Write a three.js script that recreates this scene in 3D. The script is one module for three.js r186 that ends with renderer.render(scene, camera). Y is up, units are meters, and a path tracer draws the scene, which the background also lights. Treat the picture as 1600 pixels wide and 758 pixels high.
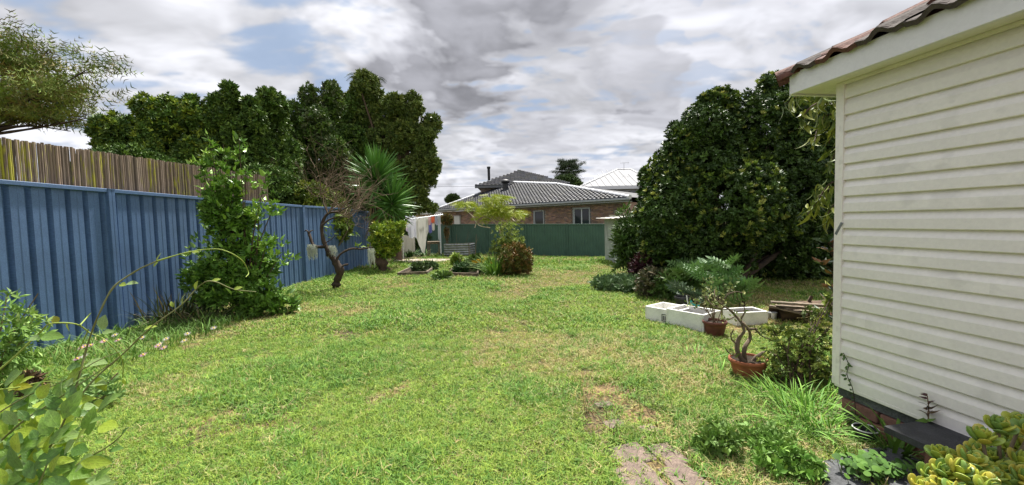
import * as THREE from 'three';
import { mergeGeometries } from 'three/addons/utils/BufferGeometryUtils.js';
import { RoundedBoxGeometry } from 'three/addons/geometries/RoundedBoxGeometry.js';

// ---------------------------------------------------------------- camera, sky, sun, exposure
const EYE = 1.32, FOCAL = 650, PITCH = Math.atan(34 / 650), ROLL = 0.025;
const scene = new THREE.Scene();
const camera = new THREE.PerspectiveCamera(2 * Math.atan(379 / FOCAL) * 180 / Math.PI, 1600 / 758, 0.05, 900);
camera.position.set(0, EYE, 0);
camera.rotation.set(-PITCH, 0, -ROLL);
const renderer = new THREE.WebGLRenderer({ antialias: true });
renderer.setSize(1024, 485);
renderer.toneMapping = THREE.LinearToneMapping;
renderer.toneMappingExposure = 2.3;
renderer.shadowMap.enabled = true;
renderer.shadowMap.type = THREE.PCFSoftShadowMap;

const SUN_AZ = 15 * Math.PI / 180, SUN_EL = 62 * Math.PI / 180;      // azimuth from straight ahead (-z), positive to the right
const sunDir = new THREE.Vector3(Math.sin(SUN_AZ) * Math.cos(SUN_EL), Math.sin(SUN_EL), -Math.cos(SUN_AZ) * Math.cos(SUN_EL));
const sun = new THREE.DirectionalLight(new THREE.Color(1, 0.955, 0.87), 4.5);
sun.position.copy(sunDir).multiplyScalar(60).add(new THREE.Vector3(0, 0, -10));
sun.target.position.set(0, 0, -10);
sun.castShadow = true; sun.shadow.radius = 5;
sun.shadow.mapSize.set(4096, 4096);
Object.assign(sun.shadow.camera, { left: -35, right: 35, top: 35, bottom: -35, near: 1, far: 140 });
scene.add(sun, sun.target);

// ---------------------------------------------------------------- numbers: random, noise
function rng(seed) { let a = seed >>> 0; return () => { a = (a + 0x6D2B79F5) | 0; let t = Math.imul(a ^ (a >>> 15), 1 | a); t = (t + Math.imul(t ^ (t >>> 7), 61 | t)) ^ t; return ((t ^ (t >>> 14)) >>> 0) / 4294967296; }; }
function h2(x, y, s) { let h = Math.imul(x, 374761393) + Math.imul(y, 668265263) + Math.imul(s, 2147483647 ^ 0x5bd1e995); h = Math.imul(h ^ (h >>> 13), 1274126177); return ((h ^ (h >>> 16)) >>> 0) / 4294967296; }
function vnoise(x, y, s = 0, per = 0) {
  let xi = Math.floor(x), yi = Math.floor(y); const fx = x - xi, fy = y - yi, u = fx * fx * (3 - 2 * fx), v = fy * fy * (3 - 2 * fy);
  let x1 = xi + 1, y1 = yi + 1;
  if (per) { xi = ((xi % per) + per) % per; yi = ((yi % per) + per) % per; x1 = ((x1 % per) + per) % per; y1 = ((y1 % per) + per) % per; }
  const a = h2(xi, yi, s), b = h2(x1, yi, s), c = h2(xi, y1, s), d = h2(x1, y1, s);
  return a + (b - a) * u + (c - a) * v + (a - b - c + d) * u * v;
}
function fbm(x, y, o = 4, s = 0, per = 0) { let f = 0, a = 0.5, n = 0; for (let i = 0; i < o; i++) { f += a * vnoise(x, y, s + i * 17, per); n += a; x = x * 2; y = y * 2; if (!per) { x += 13.7; y += 7.1; } per *= 2; a *= 0.5; } return f / n; }
const clamp = (x, a = 0, b = 1) => Math.min(b, Math.max(a, x)), mix = (a, b, t) => a + (b - a) * t, sstep = (a, b, x) => { const t = clamp((x - a) / (b - a)); return t * t * (3 - 2 * t); };

// a pixel of the photograph gives a direction (dz = 1 metre ahead)
function ray(px, py) {
  const u = (px - 800) / FOCAL, v = -(py - 379) / FOCAL, c = Math.cos(ROLL), s = Math.sin(ROLL), x = c * u + s * v, y = -s * u + c * v;
  const d = new THREE.Vector3(x, y * Math.cos(PITCH) - Math.sin(PITCH), -(Math.cos(PITCH) + y * Math.sin(PITCH)));
  return d.multiplyScalar(-1 / d.z);
}
const V = (x, y, z) => new THREE.Vector3(x, y, z);
const at = (px, py, z) => ray(px, py).multiplyScalar(z).add(V(0, EYE, 0));
function terrain(x, z) {
  const d = -z;
  let y = -0.012 * Math.max(0, d - 2);
  if (d > 13) y -= 0.054 * (Math.min(d, 22) - 13);
  if (d > 22) y += 0.012 * (d - 22);
  return y - 0.0204 * (clamp(x, -9, 9) - 2.85) * sstep(9, 20, d);
}
const bump = (x, z) => (fbm(x * 0.9 + 40, z * 0.9 + 40, 3, 5) - 0.5) * 0.07 * sstep(30, 22, -z);
const hgt = (x, z) => terrain(x, z) + bump(x, z);
function G(px, py) { const d = ray(px, py); let t = 3; for (let i = 0; i < 80; i++) { const y = EYE + d.y * t; t += (y - terrain(d.x * t, -t)) / Math.max(0.03, -d.y) * 0.6; t = clamp(t, 0.5, 60); } const p = d.multiplyScalar(t).add(V(0, EYE, 0)); p.y = hgt(p.x, p.z); return p; }
const onGround = (x, z) => V(x, hgt(x, z), z);

// ---------------------------------------------------------------- sky: broken bright cloud, blue gaps, darker bellies
{
  const W = 3072, H = 1536, data = new Float32Array(W * H * 4);
  const dirs = (list) => list.map(([x, y, r, w]) => { const d = ray(x, y).normalize(); return [d.x, d.y, d.z, Math.cos(r), w]; });
  const dark = dirs([[690, 5, 0.29, 0.74], [800, -40, 0.26, 0.5], [1160, 40, 0.22, 0.3], [790, 200, 0.14, 0.3], [930, 205, 0.14, 0.28], [740, 262, 0.12, 0.2], [560, -60, 0.2, 0.3]]);
  const gaps = dirs([[150, 50, 0.3, 0.07], [330, 85, 0.3, 0.06], [480, 110, 0.26, 0.08], [760, 145, 0.12, 0.12], [640, 115, 0.14, 0.08], [1060, 78, 0.06, 0.1]]);
  const pull = (list, x, y, z, n) => { let s = 0; for (const [a, b, c, cr, w] of list) { const dt = x * a + y * b + z * c; if (dt > cr) { const t = (dt - cr) / (1 - cr); s += w * sstep(0, 1, t + (n - 0.5) * 0.9) * sstep(0, 0.7, t); } } return s; };
  for (let j = H / 2; j < H; j++) {
    const el = ((j + 0.5) / H - 0.5) * Math.PI, y = Math.sin(el), cy = Math.cos(el);
    for (let i = 0; i < W; i++) {
      const az = ((i + 0.5) / W - 0.5) * 2 * Math.PI, x = cy * Math.cos(az), z = cy * Math.sin(az);
      const k = 1 / (y + 0.16), qx = x * k, qz = z * k;
      const wx = fbm(qx * 1.3 + 5, qz * 1.3, 3, 77) - 0.5, wz = fbm(qx * 1.3, qz * 1.3 + 9, 3, 99) - 0.5;
      const big = fbm(qx * 0.9 + wx * 0.7 + 3, qz * 0.9 + wz * 0.7, 5, 11), fine = fbm(qx * 5.2 + wx * 1.6, qz * 9.5 + wz * 1.6 + 4, 5, 33);
      const puff = fbm(qx * 2.4 + wx * 1.5 + 20, qz * 2.4 + wz * 1.5, 6, 55);
      const edge = fbm(qx * 8 + wx * 3, qz * 8 + wz * 3, 4, 57), sx = x + wx * 0.34 + (puff - 0.5) * 0.14 + (edge - 0.5) * 0.14, sy = y + wz * 0.22 + (puff - 0.5) * 0.1 + (fine - 0.5) * 0.1, gap = pull(gaps, x + wx * 0.2, y + wz * 0.2, z, 0.55) - 0.16 * (big - 0.5);
      let cover = 0.3 + 0.7 * sstep(0.3, 0.54, fine * 0.85 + 0.075 + 0.105 - gap);
      let belly = pull(dark, sx, sy, z, 0.5 + (puff - 0.5) * 0.5) + 0.34 * sstep(0.42, 0.85, big) * sstep(0.3, 0.75, puff);
      belly = clamp(belly * mix(0.45, 1.3, sstep(0.15, 0.85, puff * 0.7 + fine * 0.3)));
      cover = clamp(cover + belly);
      const lit = mix(0.72, 1.26, sstep(0.3, 0.7, puff * 0.65 + edge * 0.35)) * mix(0.84, 1.1, sstep(0.25, 0.75, fine));
      const cs = Math.max(0, x * sunDir.x + y * sunDir.y + z * sunDir.z), glow = 1 + 0.9 * Math.pow(cs, 10) + 2.5 * Math.pow(cs, 90);
      const up = 0.9 + 0.42 * y;                                    // cloud cover is a little brighter overhead
      const cl = lit * (1 - 0.6 * belly) * up * glow * 0.375;
      const hz = sstep(0.2, 0.0, y);
      const bl = [mix(0.15, 0.26, hz), mix(0.215, 0.295, hz), mix(0.325, 0.35, hz)];
      const o = (j * W + i) * 4, warm = 1 - 0.6 * belly;
      data[o] = mix(bl[0], cl * 0.97, cover); data[o + 1] = mix(bl[1], cl * 0.98, cover); data[o + 2] = mix(bl[2], cl * (1.045 + 0.06 * (1 - warm)), cover); data[o + 3] = 1;
    }
  }
  for (let j = 0; j < H / 2; j++) for (let i = 0; i < W; i++) { const o = (j * W + i) * 4; data[o] = 0.12; data[o + 1] = 0.14; data[o + 2] = 0.09; data[o + 3] = 1; }
  const sky = new THREE.DataTexture(data, W, H, THREE.RGBAFormat, THREE.FloatType);
  sky.mapping = THREE.EquirectangularReflectionMapping; sky.magFilter = THREE.LinearFilter; sky.minFilter = THREE.LinearFilter; sky.needsUpdate = true;
  scene.background = sky; scene.environment = sky;
}

// ---------------------------------------------------------------- textures and materials
function tex(n, fn, srgb = true) {
  const d = new Uint8Array(n * n * 4);
  for (let j = 0; j < n; j++) for (let i = 0; i < n; i++) { const c = fn(i / n, j / n), o = (j * n + i) * 4; d[o] = clamp(c[0]) * 255; d[o + 1] = clamp(c[1]) * 255; d[o + 2] = clamp(c[2]) * 255; d[o + 3] = 255; }
  const t = new THREE.DataTexture(d, n, n); t.wrapS = t.wrapT = THREE.RepeatWrapping; t.magFilter = THREE.LinearFilter; t.minFilter = THREE.LinearMipmapLinearFilter; t.generateMipmaps = true;
  if (srgb) t.colorSpace = THREE.SRGBColorSpace; t.needsUpdate = true; return t;
}
const mottle = (n, f, lo, hi, s, oct = 5) => tex(n, (u, v) => { const k = mix(lo, hi, fbm(u * f, v * f, oct, s, f)); return [k, k, k]; });
const grey = (n, fn) => tex(n, (u, v) => { const k = fn(u, v); return [k, k, k]; }, false);
const T = {
  mottle: tex(512, (u, v) => { const k = mix(0.68, 1.02, fbm(u * 6, v * 6, 5, 3, 6)) * mix(0.86, 1.08, vnoise(u * 150, v * 150, 9, 150)); return [k, k, k]; }),
  sheet: tex(512, (u, v) => { const k = mix(0.86, 1.02, fbm(u * 5, v * 5, 4, 13, 5)) * mix(0.9, 1.06, vnoise(u * 200, v * 200, 9, 200)); return [k, k, k]; }),
  fine: mottle(512, 48, 0.6, 1.0, 4, 3),
  soil: tex(1024, (u, v) => { const a = fbm(u * 8, v * 8, 5, 21, 8), b = fbm(u * 90, v * 90, 3, 22, 90), k = 0.55 + 0.5 * (a - 0.5) + 0.55 * (b - 0.5); return [k * 1.08, k, k * 0.82]; }),
  bark: tex(512, (u, v) => { const a = fbm(u * 16, v * 3, 5, 31, 0), b = fbm(u * 50, v * 50, 2, 32, 50), k = 0.35 + 0.75 * a * (0.7 + 0.3 * b); return [k, k * 0.94, k * 0.87]; }),
  clad: tex(1024, (u, v) => { const a = fbm(u * 4, v * 4, 5, 41, 4), b = fbm(u * 120, v * 120, 2, 42, 120), c = fbm(u * 18, v * 30, 4, 43, 0), k = 0.95 + 0.07 * (a - 0.5) + 0.04 * (b - 0.5) - 0.1 * sstep(0.5, 0.78, c) * sstep(0.5, 0.66, a) * (0.35 + 0.65 * b); return [k, k * 0.995, k * 0.975]; }),
  vein: tex(256, (u, v) => { const m = Math.abs(u - 0.5), rib = sstep(0.03, 0.0, m), w = (v * 7 - m * 3.2) % 1, ve = sstep(0.09, 0.0, Math.min(Math.abs(w), Math.abs(1 - Math.abs(w)))) * 0.6, k = 0.78 + 0.2 * fbm(u * 14, v * 14, 3, 66) + 0.14 * Math.max(rib, ve); return [k * 1.02, k, k * 0.97]; }),
  concrete: tex(512, (u, v) => { const a = fbm(u * 5, v * 5, 5, 51, 5), b = fbm(u * 100, v * 100, 2, 52, 100), k = 0.62 + 0.4 * (a - 0.5) + 0.28 * (b - 0.5); return [k, k, k]; }),
};
const B = {
  fine: grey(512, (u, v) => fbm(u * 60, v * 60, 3, 61, 60)),
  bark: grey(512, (u, v) => fbm(u * 18, v * 4, 5, 31, 0)),
  cloud: grey(512, (u, v) => fbm(u * 7, v * 7, 5, 62, 7)),
};
const rep = (t, x, y = x) => { const c = t.clone(); c.repeat.set(x, y); c.needsUpdate = true; return c; };
const C = (r, g, b) => new THREE.Color().setRGB(r, g, b);
const std = (c, rough = 0.9, o = {}) => new THREE.MeshStandardMaterial({ color: Array.isArray(c) ? C(...c) : c, roughness: rough, side: THREE.DoubleSide, ...o });
const leafM = (c, rough = 0.62, tr = 0.32) => new THREE.MeshPhysicalMaterial({ color: C(...c), roughness: rough, transmission: tr, thickness: 0, side: THREE.DoubleSide, specularIntensity: 0.4 });
const veined = (m) => { m.map = T.vein; m.bumpMap = T.vein; m.bumpScale = 0.0012; return m; };
const gloss = (c, rough = 0.42) => new THREE.MeshPhysicalMaterial({ color: C(...c), roughness: rough, side: THREE.DoubleSide, specularIntensity: 0.45 });
const M = {
  blue: std([0.094, 0.168, 0.315], 0.5, { map: rep(T.sheet, 0.8), bumpMap: rep(B.fine, 2), bumpScale: 0.0004 }),
  green: std([0.058, 0.13, 0.095], 0.6, { map: rep(T.sheet, 0.8) }),
  clad: std([0.83, 0.8, 0.8], 0.5, { map: rep(T.clad, 0.6), bumpMap: rep(B.fine, 3), bumpScale: 0.0004 }),
  trim: std([0.82, 0.79, 0.78], 0.5, { map: rep(T.clad, 0.8) }),
  fascia: std([0.76, 0.76, 0.82], 0.55, { map: rep(T.clad, 0.7) }),
  brickA: std([0.42, 0.2, 0.14], 0.95, { map: rep(T.mottle, 3), bumpMap: rep(B.cloud, 4), bumpScale: 0.004 }),
  brickB: std([0.32, 0.16, 0.12], 0.95, { map: rep(T.mottle, 3), bumpMap: rep(B.cloud, 4), bumpScale: 0.004 }),
  mortar: std([0.3, 0.28, 0.25], 1, { map: T.concrete }),
  slate: std([0.085, 0.088, 0.098], 0.8, { map: rep(T.concrete, 3), bumpMap: rep(B.fine, 3), bumpScale: 0.0012 }),
  slab: std([0.19, 0.2, 0.215], 0.85, { map: rep(T.concrete, 1.4), bumpMap: rep(B.fine, 3), bumpScale: 0.0015 }),
  paver: std([0.46, 0.34, 0.27], 0.95, { map: rep(T.concrete, 2.3), bumpMap: rep(B.fine, 4), bumpScale: 0.002 }),
  bark: std([0.2, 0.15, 0.11], 0.95, { map: T.bark, bumpMap: B.bark, bumpScale: 0.012 }),
  barkDark: std([0.1, 0.075, 0.055], 0.95, { map: T.bark, bumpMap: B.bark, bumpScale: 0.012 }),
  barkGrey: std([0.34, 0.29, 0.23], 0.95, { map: T.bark, bumpMap: B.bark, bumpScale: 0.006 }),
  twig: std([0.38, 0.3, 0.22], 0.95, { map: T.bark }),
  timber: std([0.34, 0.3, 0.25], 0.95, { map: T.bark, bumpMap: B.bark, bumpScale: 0.004 }),
  terracotta: std([0.42, 0.13, 0.055], 0.8, { map: rep(T.mottle, 3) }),
  brownpot: std([0.2, 0.06, 0.04], 0.7, { map: rep(T.mottle, 3) }),
  earth: std([0.11, 0.08, 0.055], 1, { map: rep(T.soil, 1), bumpMap: rep(B.fine, 1), bumpScale: 0.02 }),
  foam: std([0.86, 0.85, 0.8], 0.85, { map: rep(T.sheet, 2), bumpMap: rep(B.fine, 3), bumpScale: 0.0015 }),
  black: std([0.018, 0.018, 0.02], 0.55), dark: std([0.02, 0.02, 0.022], 0.8),
  zinc: std([0.42, 0.44, 0.46], 0.42, { metalness: 0.55, map: rep(T.mottle, 2) }),
  white: std([0.78, 0.78, 0.78], 0.7, { map: rep(T.mottle, 1) }),
};

// ---------------------------------------------------------------- building helpers
const taken = {}, baseOf = new Map();
function numbered(n) { const k = taken[n] = (taken[n] ?? -1) + 1; return k ? n + '_' + String(k).padStart(3, '0') : n; }
function thing(name, label, category, base = V(0, 0, 0), group) {
  const g = new THREE.Group(); g.name = numbered(name); g.position.copy(base); g.userData = { label, category }; if (group) g.userData.group = group;
  baseOf.set(g, base.clone()); scene.add(g); return g;
}
const worldBase = (o) => { const b = V(0, 0, 0); for (let p = o; p && p !== scene; p = p.parent) b.add(p.position); return b; };
function part(parent, name, geo, mat, label) {                       // geo in world coordinates, stored from the parent's own place
  const b = worldBase(parent); geo.translate(-b.x, -b.y, -b.z);
  const m = new THREE.Mesh(geo, mat); m.name = name; m.castShadow = m.receiveShadow = true; if (label) m.userData.label = label; parent.add(m); return m;
}
function placed(parent, name, geo, mat, p, q, s = 1) {                // shared geometry put at a world place
  const m = new THREE.Mesh(geo, mat); m.name = name; m.position.copy(p).sub(worldBase(parent)); if (q) m.quaternion.copy(q); if (s.isVector3) m.scale.copy(s); else m.scale.setScalar(s);
  m.castShadow = m.receiveShadow = true; parent.add(m); return m;
}
function structure(name, geo, mat) { const m = new THREE.Mesh(geo, mat); m.name = name; m.userData.kind = 'structure'; m.castShadow = m.receiveShadow = true; scene.add(m); return m; }
function copies(parent, name, geo, mat, list) {                       // many small pieces: list of [p, q, s, c]
  const b = parent === scene ? V(0, 0, 0) : worldBase(parent), im = new THREE.InstancedMesh(geo, mat, list.length), m4 = new THREE.Matrix4(), p = V(0, 0, 0), sv = V(1, 1, 1);
  list.forEach(([pp, q, s, c], i) => { p.copy(pp).sub(b); if (s.isVector3) sv.copy(s); else sv.setScalar(s); m4.compose(p, q, sv); im.setMatrixAt(i, m4); if (c) im.setColorAt(i, c); });
  im.name = name; im.userData.kind = 'stuff'; im.castShadow = im.receiveShadow = true; parent.add(im); return im;
}
function raw(pos, idx, uv) { const g = new THREE.BufferGeometry(); g.setAttribute('position', new THREE.Float32BufferAttribute(pos, 3)); g.setAttribute('uv', new THREE.Float32BufferAttribute(uv ?? new Array(pos.length / 3 * 2).fill(0), 2)); g.setIndex(idx); g.computeVertexNormals(); return g; }
function metreUV(g) {                                                 // uv in metres by the face's main direction
  g = g.index ? g.toNonIndexed() : g; const p = g.attributes.position, n = g.attributes.normal, uv = new Float32Array(p.count * 2);
  for (let i = 0; i < p.count; i++) { const a = Math.abs(n.getX(i)), b = Math.abs(n.getY(i)), c = Math.abs(n.getZ(i)); let u, v; if (b >= a && b >= c) { u = p.getX(i); v = p.getZ(i); } else if (a >= c) { u = p.getZ(i); v = p.getY(i); } else { u = p.getX(i); v = p.getY(i); } uv[i * 2] = u; uv[i * 2 + 1] = v; }
  g.setAttribute('uv', new THREE.BufferAttribute(uv, 2)); return g;
}
const box = (w, h, d, r = 0) => metreUV(r ? new RoundedBoxGeometry(w, h, d, 1, r) : new THREE.BoxGeometry(w, h, d));
const boxAt = (w, h, d, p, ry = 0, r = 0) => box(w, h, d, r).rotateY(ry).translate(p.x, p.y, p.z);
function limb(pts, r0, r1, rad = 6, per = 4, bend) {                  // tapered tube through points
  const c = new THREE.CatmullRomCurve3(pts), n = Math.max(2, (pts.length - 1) * per), pos = [], uv = [], idx = []; let len = 0, last = null;
  const up = V(0, 0, 0), t = V(0, 0, 0), b = V(0, 0, 0), nn = V(0, 0, 0), ref = V(0.31, 0.2, 0.93).normalize();
  for (let i = 0; i <= n; i++) {
    const p = c.getPoint(i / n); t.copy(c.getTangent(i / n)); b.crossVectors(t, ref).normalize(); nn.crossVectors(b, t);
    const r = mix(r0, r1, Math.pow(i / n, 0.8)) * (bend ? 1 + bend * (vnoise(i * 0.7, p.x * 9, 4) - 0.5) : 1); if (last) len += p.distanceTo(last); last = p;
    for (let k = 0; k <= rad; k++) { const a = k / rad * Math.PI * 2; up.copy(b).multiplyScalar(Math.cos(a) * r).addScaledVector(nn, Math.sin(a) * r).add(p); pos.push(up.x, up.y, up.z); uv.push(k / rad * 0.5, len * 1.5); }
  }
  for (let i = 0; i < n; i++) for (let k = 0; k < rad; k++) { const a = i * (rad + 1) + k, d = a + rad + 1; idx.push(a, d, a + 1, a + 1, d, d + 1); }
  return raw(pos, idx, uv);
}
function grow(R, p, dir, len, r, depth, o, geos, tips) {              // branching limbs; fills geos and tips
  const n = 3, pts = [p.clone()], d = dir.clone().normalize();
  for (let i = 0; i < n; i++) { d.add(V((R() - 0.5) * o.wob, (R() - 0.5) * o.wob + (o.up ?? 0), (R() - 0.5) * o.wob)).normalize(); pts.push(pts[i].clone().addScaledVector(d, len / n)); }
  geos.push(limb(pts, r, r * (o.taper ?? 0.62), depth > 1 ? 6 : 4, depth > 1 ? 3 : 2, o.bend));
  const end = pts[n]; tips.push([end, d.clone(), depth]);
  if (depth <= 0) return;
  const k = Math.round(mix(o.kids[0], o.kids[1], R()));
  for (let i = 0; i < k; i++) {
    const q = i === 0 ? end : pts[1 + Math.floor(R() * n)], nd = d.clone().add(V((R() - 0.5) * o.spread, (R() - 0.5) * o.spread * (o.flat ?? 1), (R() - 0.5) * o.spread)).normalize();
    grow(R, q, nd, len * mix(o.shrink[0], o.shrink[1], R()), r * (o.taper ?? 0.62) * 0.92, depth - 1, o, geos, tips);
  }
}
function leaf(l, w, { fold = 0.25, curl = 0.2, seg = 3, tip = 0.5 } = {}) {   // blade along +y, upper face to +z
  const pos = [], uv = [], idx = [];
  for (let i = 0; i <= seg; i++) {
    const t = i / seg, ww = w * 0.5 * Math.pow(Math.sin(Math.PI * Math.pow(clamp(t, 0.02, 0.985), tip)), 0.85), y = l * (t - curl * curl * t * t * 0.4), z = -curl * l * t * t;
    pos.push(-ww, y, z + ww * fold, 0, y, z, ww, y, z + ww * fold); uv.push(0, t, 0.5, t, 1, t);
  }
  for (let i = 0; i < seg; i++) { const a = i * 3; idx.push(a, a + 1, a + 3, a + 1, a + 4, a + 3, a + 1, a + 2, a + 4, a + 2, a + 5, a + 4); }
  return raw(pos, idx, uv);
}
const Q = new THREE.Quaternion(), UPV = V(0, 1, 0), quatTo = (d) => new THREE.Quaternion().setFromUnitVectors(UPV, d);
function aim(d, roll = 0) { const q = quatTo(d); return q.multiply(new THREE.Quaternion().setFromAxisAngle(UPV, roll)); }
const rdir = (R) => { const z = R() * 2 - 1, a = R() * 6.2832, r = Math.sqrt(1 - z * z); return V(r * Math.cos(a), z, r * Math.sin(a)); };
function cluster(R, k, l, w, tilt = 0.9, o = {}) {                    // spray of k leaves round +y
  const list = [];
  for (let i = 0; i < k; i++) { const a = i * 2.4 + R() * 0.5, t = tilt * (0.45 + 0.75 * R()), d = V(Math.sin(t) * Math.cos(a), Math.cos(t), Math.sin(t) * Math.sin(a)), s = 0.7 + 0.5 * R(); const g = leaf(l * s, w * s, { seg: 2, ...o }); g.rotateY(R() * 6.28); g.applyQuaternion(quatTo(d)); g.translate(d.x * l * 0.1, d.y * l * 0.1 - R() * l * 0.3, d.z * l * 0.1); list.push(g); }
  return mergeGeometries(list);
}
const vary = (R, cols, j = 0.25) => { const c = cols[Math.floor(R() * cols.length)], k = 1 + (R() - 0.5) * 2 * j; return C(c[0] * k * (1 + (R() - 0.5) * 0.16), c[1] * k, c[2] * k * (1 + (R() - 0.5) * 0.3)); };
function shellPoints(R, blobs, n, inner = 0.45, keep = 0.72) {        // points on and inside the outside of overlapping ellipsoids
  const wts = blobs.map((b) => Math.pow(b[3] * b[4] * b[5], 0.66)), tot = wts.reduce((a, b) => a + b, 0), out = [];
  let guard = 0;
  while (out.length < n && guard++ < n * 8) {
    let t = R() * tot, i = 0; while (i < blobs.length - 1 && (t -= wts[i]) > 0) i++;
    const b = blobs[i], d = rdir(R), f = 1 - inner * Math.pow(R(), 1.7), wob = 0.7 + 0.56 * fbm(d.x * 3.4 + i * 7 + d.z * 1.3, d.y * 3.4 + d.z * 2.9, 3, 8 + i), p = V(b[0] + d.x * b[3] * f * wob, b[1] + d.y * b[4] * f * wob, b[2] + d.z * b[5] * f * wob);
    if (blobs.some((c, k) => k !== i && ((p.x - c[0]) / c[3]) ** 2 + ((p.y - c[1]) / c[4]) ** 2 + ((p.z - c[2]) / c[5]) ** 2 < keep * keep * 0.6)) continue;
    out.push([p, V(d.x / b[3], d.y / b[4], d.z / b[5]).normalize()]);
  }
  return out;
}
function lumpy(R, blobs, core = 0.82, k = 4, s = 0.42) {                 // each mass broken into a core and smaller lumps on its outside
  const out = []; for (const b of blobs) { out.push([b[0], b[1], b[2], b[3] * core, b[4] * core, b[5] * core]); for (let i = 0; i < k; i++) { const d = rdir(R), f = s * (0.7 + 0.6 * R()); out.push([b[0] + d.x * b[3] * 0.78, b[1] + d.y * b[4] * 0.78, b[2] + d.z * b[5] * 0.78, b[3] * f, b[4] * f, b[5] * f]); } } return out;
}
function foliage(parent, name, R, mat, geos, pts, cols, { size = [0.8, 1.2], out = 0.9, up = 0.5, rnd = 0.7, jit = 0.25 } = {}) {
  const each = geos.map(() => []);
  for (const [p, n] of pts) { const d = n.clone().multiplyScalar(out).add(V(0, up, 0)).addScaledVector(rdir(R), rnd).normalize(); each[Math.floor(R() * geos.length)].push([p, aim(d, R() * 6.28), mix(size[0], size[1], R()), vary(R, cols, jit)]); }
  each.forEach((l, i) => l.length && copies(parent, name, geos[i], mat, l));
}

// ---------------------------------------------------------------- the ground and the lawn
const F0 = G(186, 518), F1 = G(575, 417), fdir = F1.clone().sub(F0).setY(0).normalize();   // the blue fence's foot
const fenceAt = (s) => { const p = F0.clone().addScaledVector(fdir, s); p.y = terrain(p.x, p.z); return p; };
const fenceX = (z) => F0.x + (z - F0.z) * fdir.x / fdir.z;
const CORNER = at(1309, 597, 2.62), wv = ray(684, 363), wdir = V(wv.x, 0, -1).normalize(), wnor = V(wdir.z, 0, -wdir.x).normalize();   // the house's far corner, along its wall (away), out of its wall
if (wnor.x > 0) wnor.negate();
const wallXZ = (s, n) => V(CORNER.x, 0, CORNER.z).addScaledVector(wdir, -s).addScaledVector(wnor, n);   // s metres from the corner towards the camera, n out
const wallSide = (x, z) => (x - CORNER.x) * wnor.x + (z - CORNER.z) * wnor.z;             // metres out from the wall's plane
const PATH = [G(950, 610), G(975, 660), G(1010, 720), G(1035, 758)];
const pathDist = (x, z) => { let m = 9; for (let i = 0; i < 3; i++) { const a = PATH[i], b = PATH[i + 1], dx = b.x - a.x, dz = b.z - a.z, t = clamp(((x - a.x) * dx + (z - a.z) * dz) / (dx * dx + dz * dz)); m = Math.min(m, Math.hypot(x - a.x - dx * t, z - a.z - dz * t)); } return m; };
const PAVED = [];
const GRAVEL = G(664, 408);
const dryAt = (x, z) => clamp(sstep(0.47, 0.64, fbm(x * 0.75 + 11, z * 0.75 + 3, 5, 71)) * 0.85 + 0.75 * Math.exp(-(((x - 1.3) / 1.1) ** 2 + ((z + 4.2) / 1.5) ** 2)) * sstep(0.35, 0.6, fbm(x * 2.2, z * 2.2, 3, 75)));
const bareAt = (x, z) => clamp(sstep(0.42, 0.14, pathDist(x, z) + (fbm(x * 3.4, z * 3.4, 4, 72) - 0.5) * 0.5) * (0.25 + 0.7 * sstep(0.3, 0.5, fbm(x * 4.2 + 9, z * 4.2, 3, 76))) + sstep(0.63, 0.75, fbm(x * 1.4 + 3, z * 1.4, 4, 73)) * 0.75 * sstep(-9, -4, z));
{
  const xs = [], zs = []; for (let x = -11; x <= 11.001; x += 0.125) xs.push(x); for (const e of [12.5, 15, 19, 26, 40, 70, 130, 260, 500]) { xs.push(e); xs.unshift(-e); }
  for (let z = 3; z >= -26; z -= 0.125) zs.push(z); for (const e of [27, 29, 33, 40, 55, 80, 130, 250, 500]) zs.push(-e); zs.unshift(6, 12, 30, 80); zs.sort((a, b) => b - a);
  const pos = [], uv = [], col = [], idx = [];
  for (const z of zs) for (const x of xs) {
    pos.push(x, hgt(x, z), z); uv.push(x * 0.8, z * 0.8);
    const d = dryAt(x, z), b = bareAt(x, z), n = fbm(x * 6, z * 6, 3, 74);
    let c = [mix(0.17, 0.34, d) * (0.75 + 0.5 * n), mix(0.2, 0.3, d) * (0.75 + 0.5 * n), mix(0.055, 0.11, d)];
    c = [mix(c[0], 0.46, b), mix(c[1], 0.36, b), mix(c[2], 0.25, b)]; col.push(...c);
  }
  const w = xs.length; for (let j = 0; j < zs.length - 1; j++) for (let i = 0; i < w - 1; i++) { const a = j * w + i; idx.push(a, a + 1, a + w, a + 1, a + w + 1, a + w); }
  const g = raw(pos, idx, uv); g.setAttribute('color', new THREE.Float32BufferAttribute(col, 3));
  structure('ground', g, std(0xffffff, 1, { vertexColors: true, map: T.soil, bumpMap: rep(B.fine, 1), bumpScale: 0.02 }));
}
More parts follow.
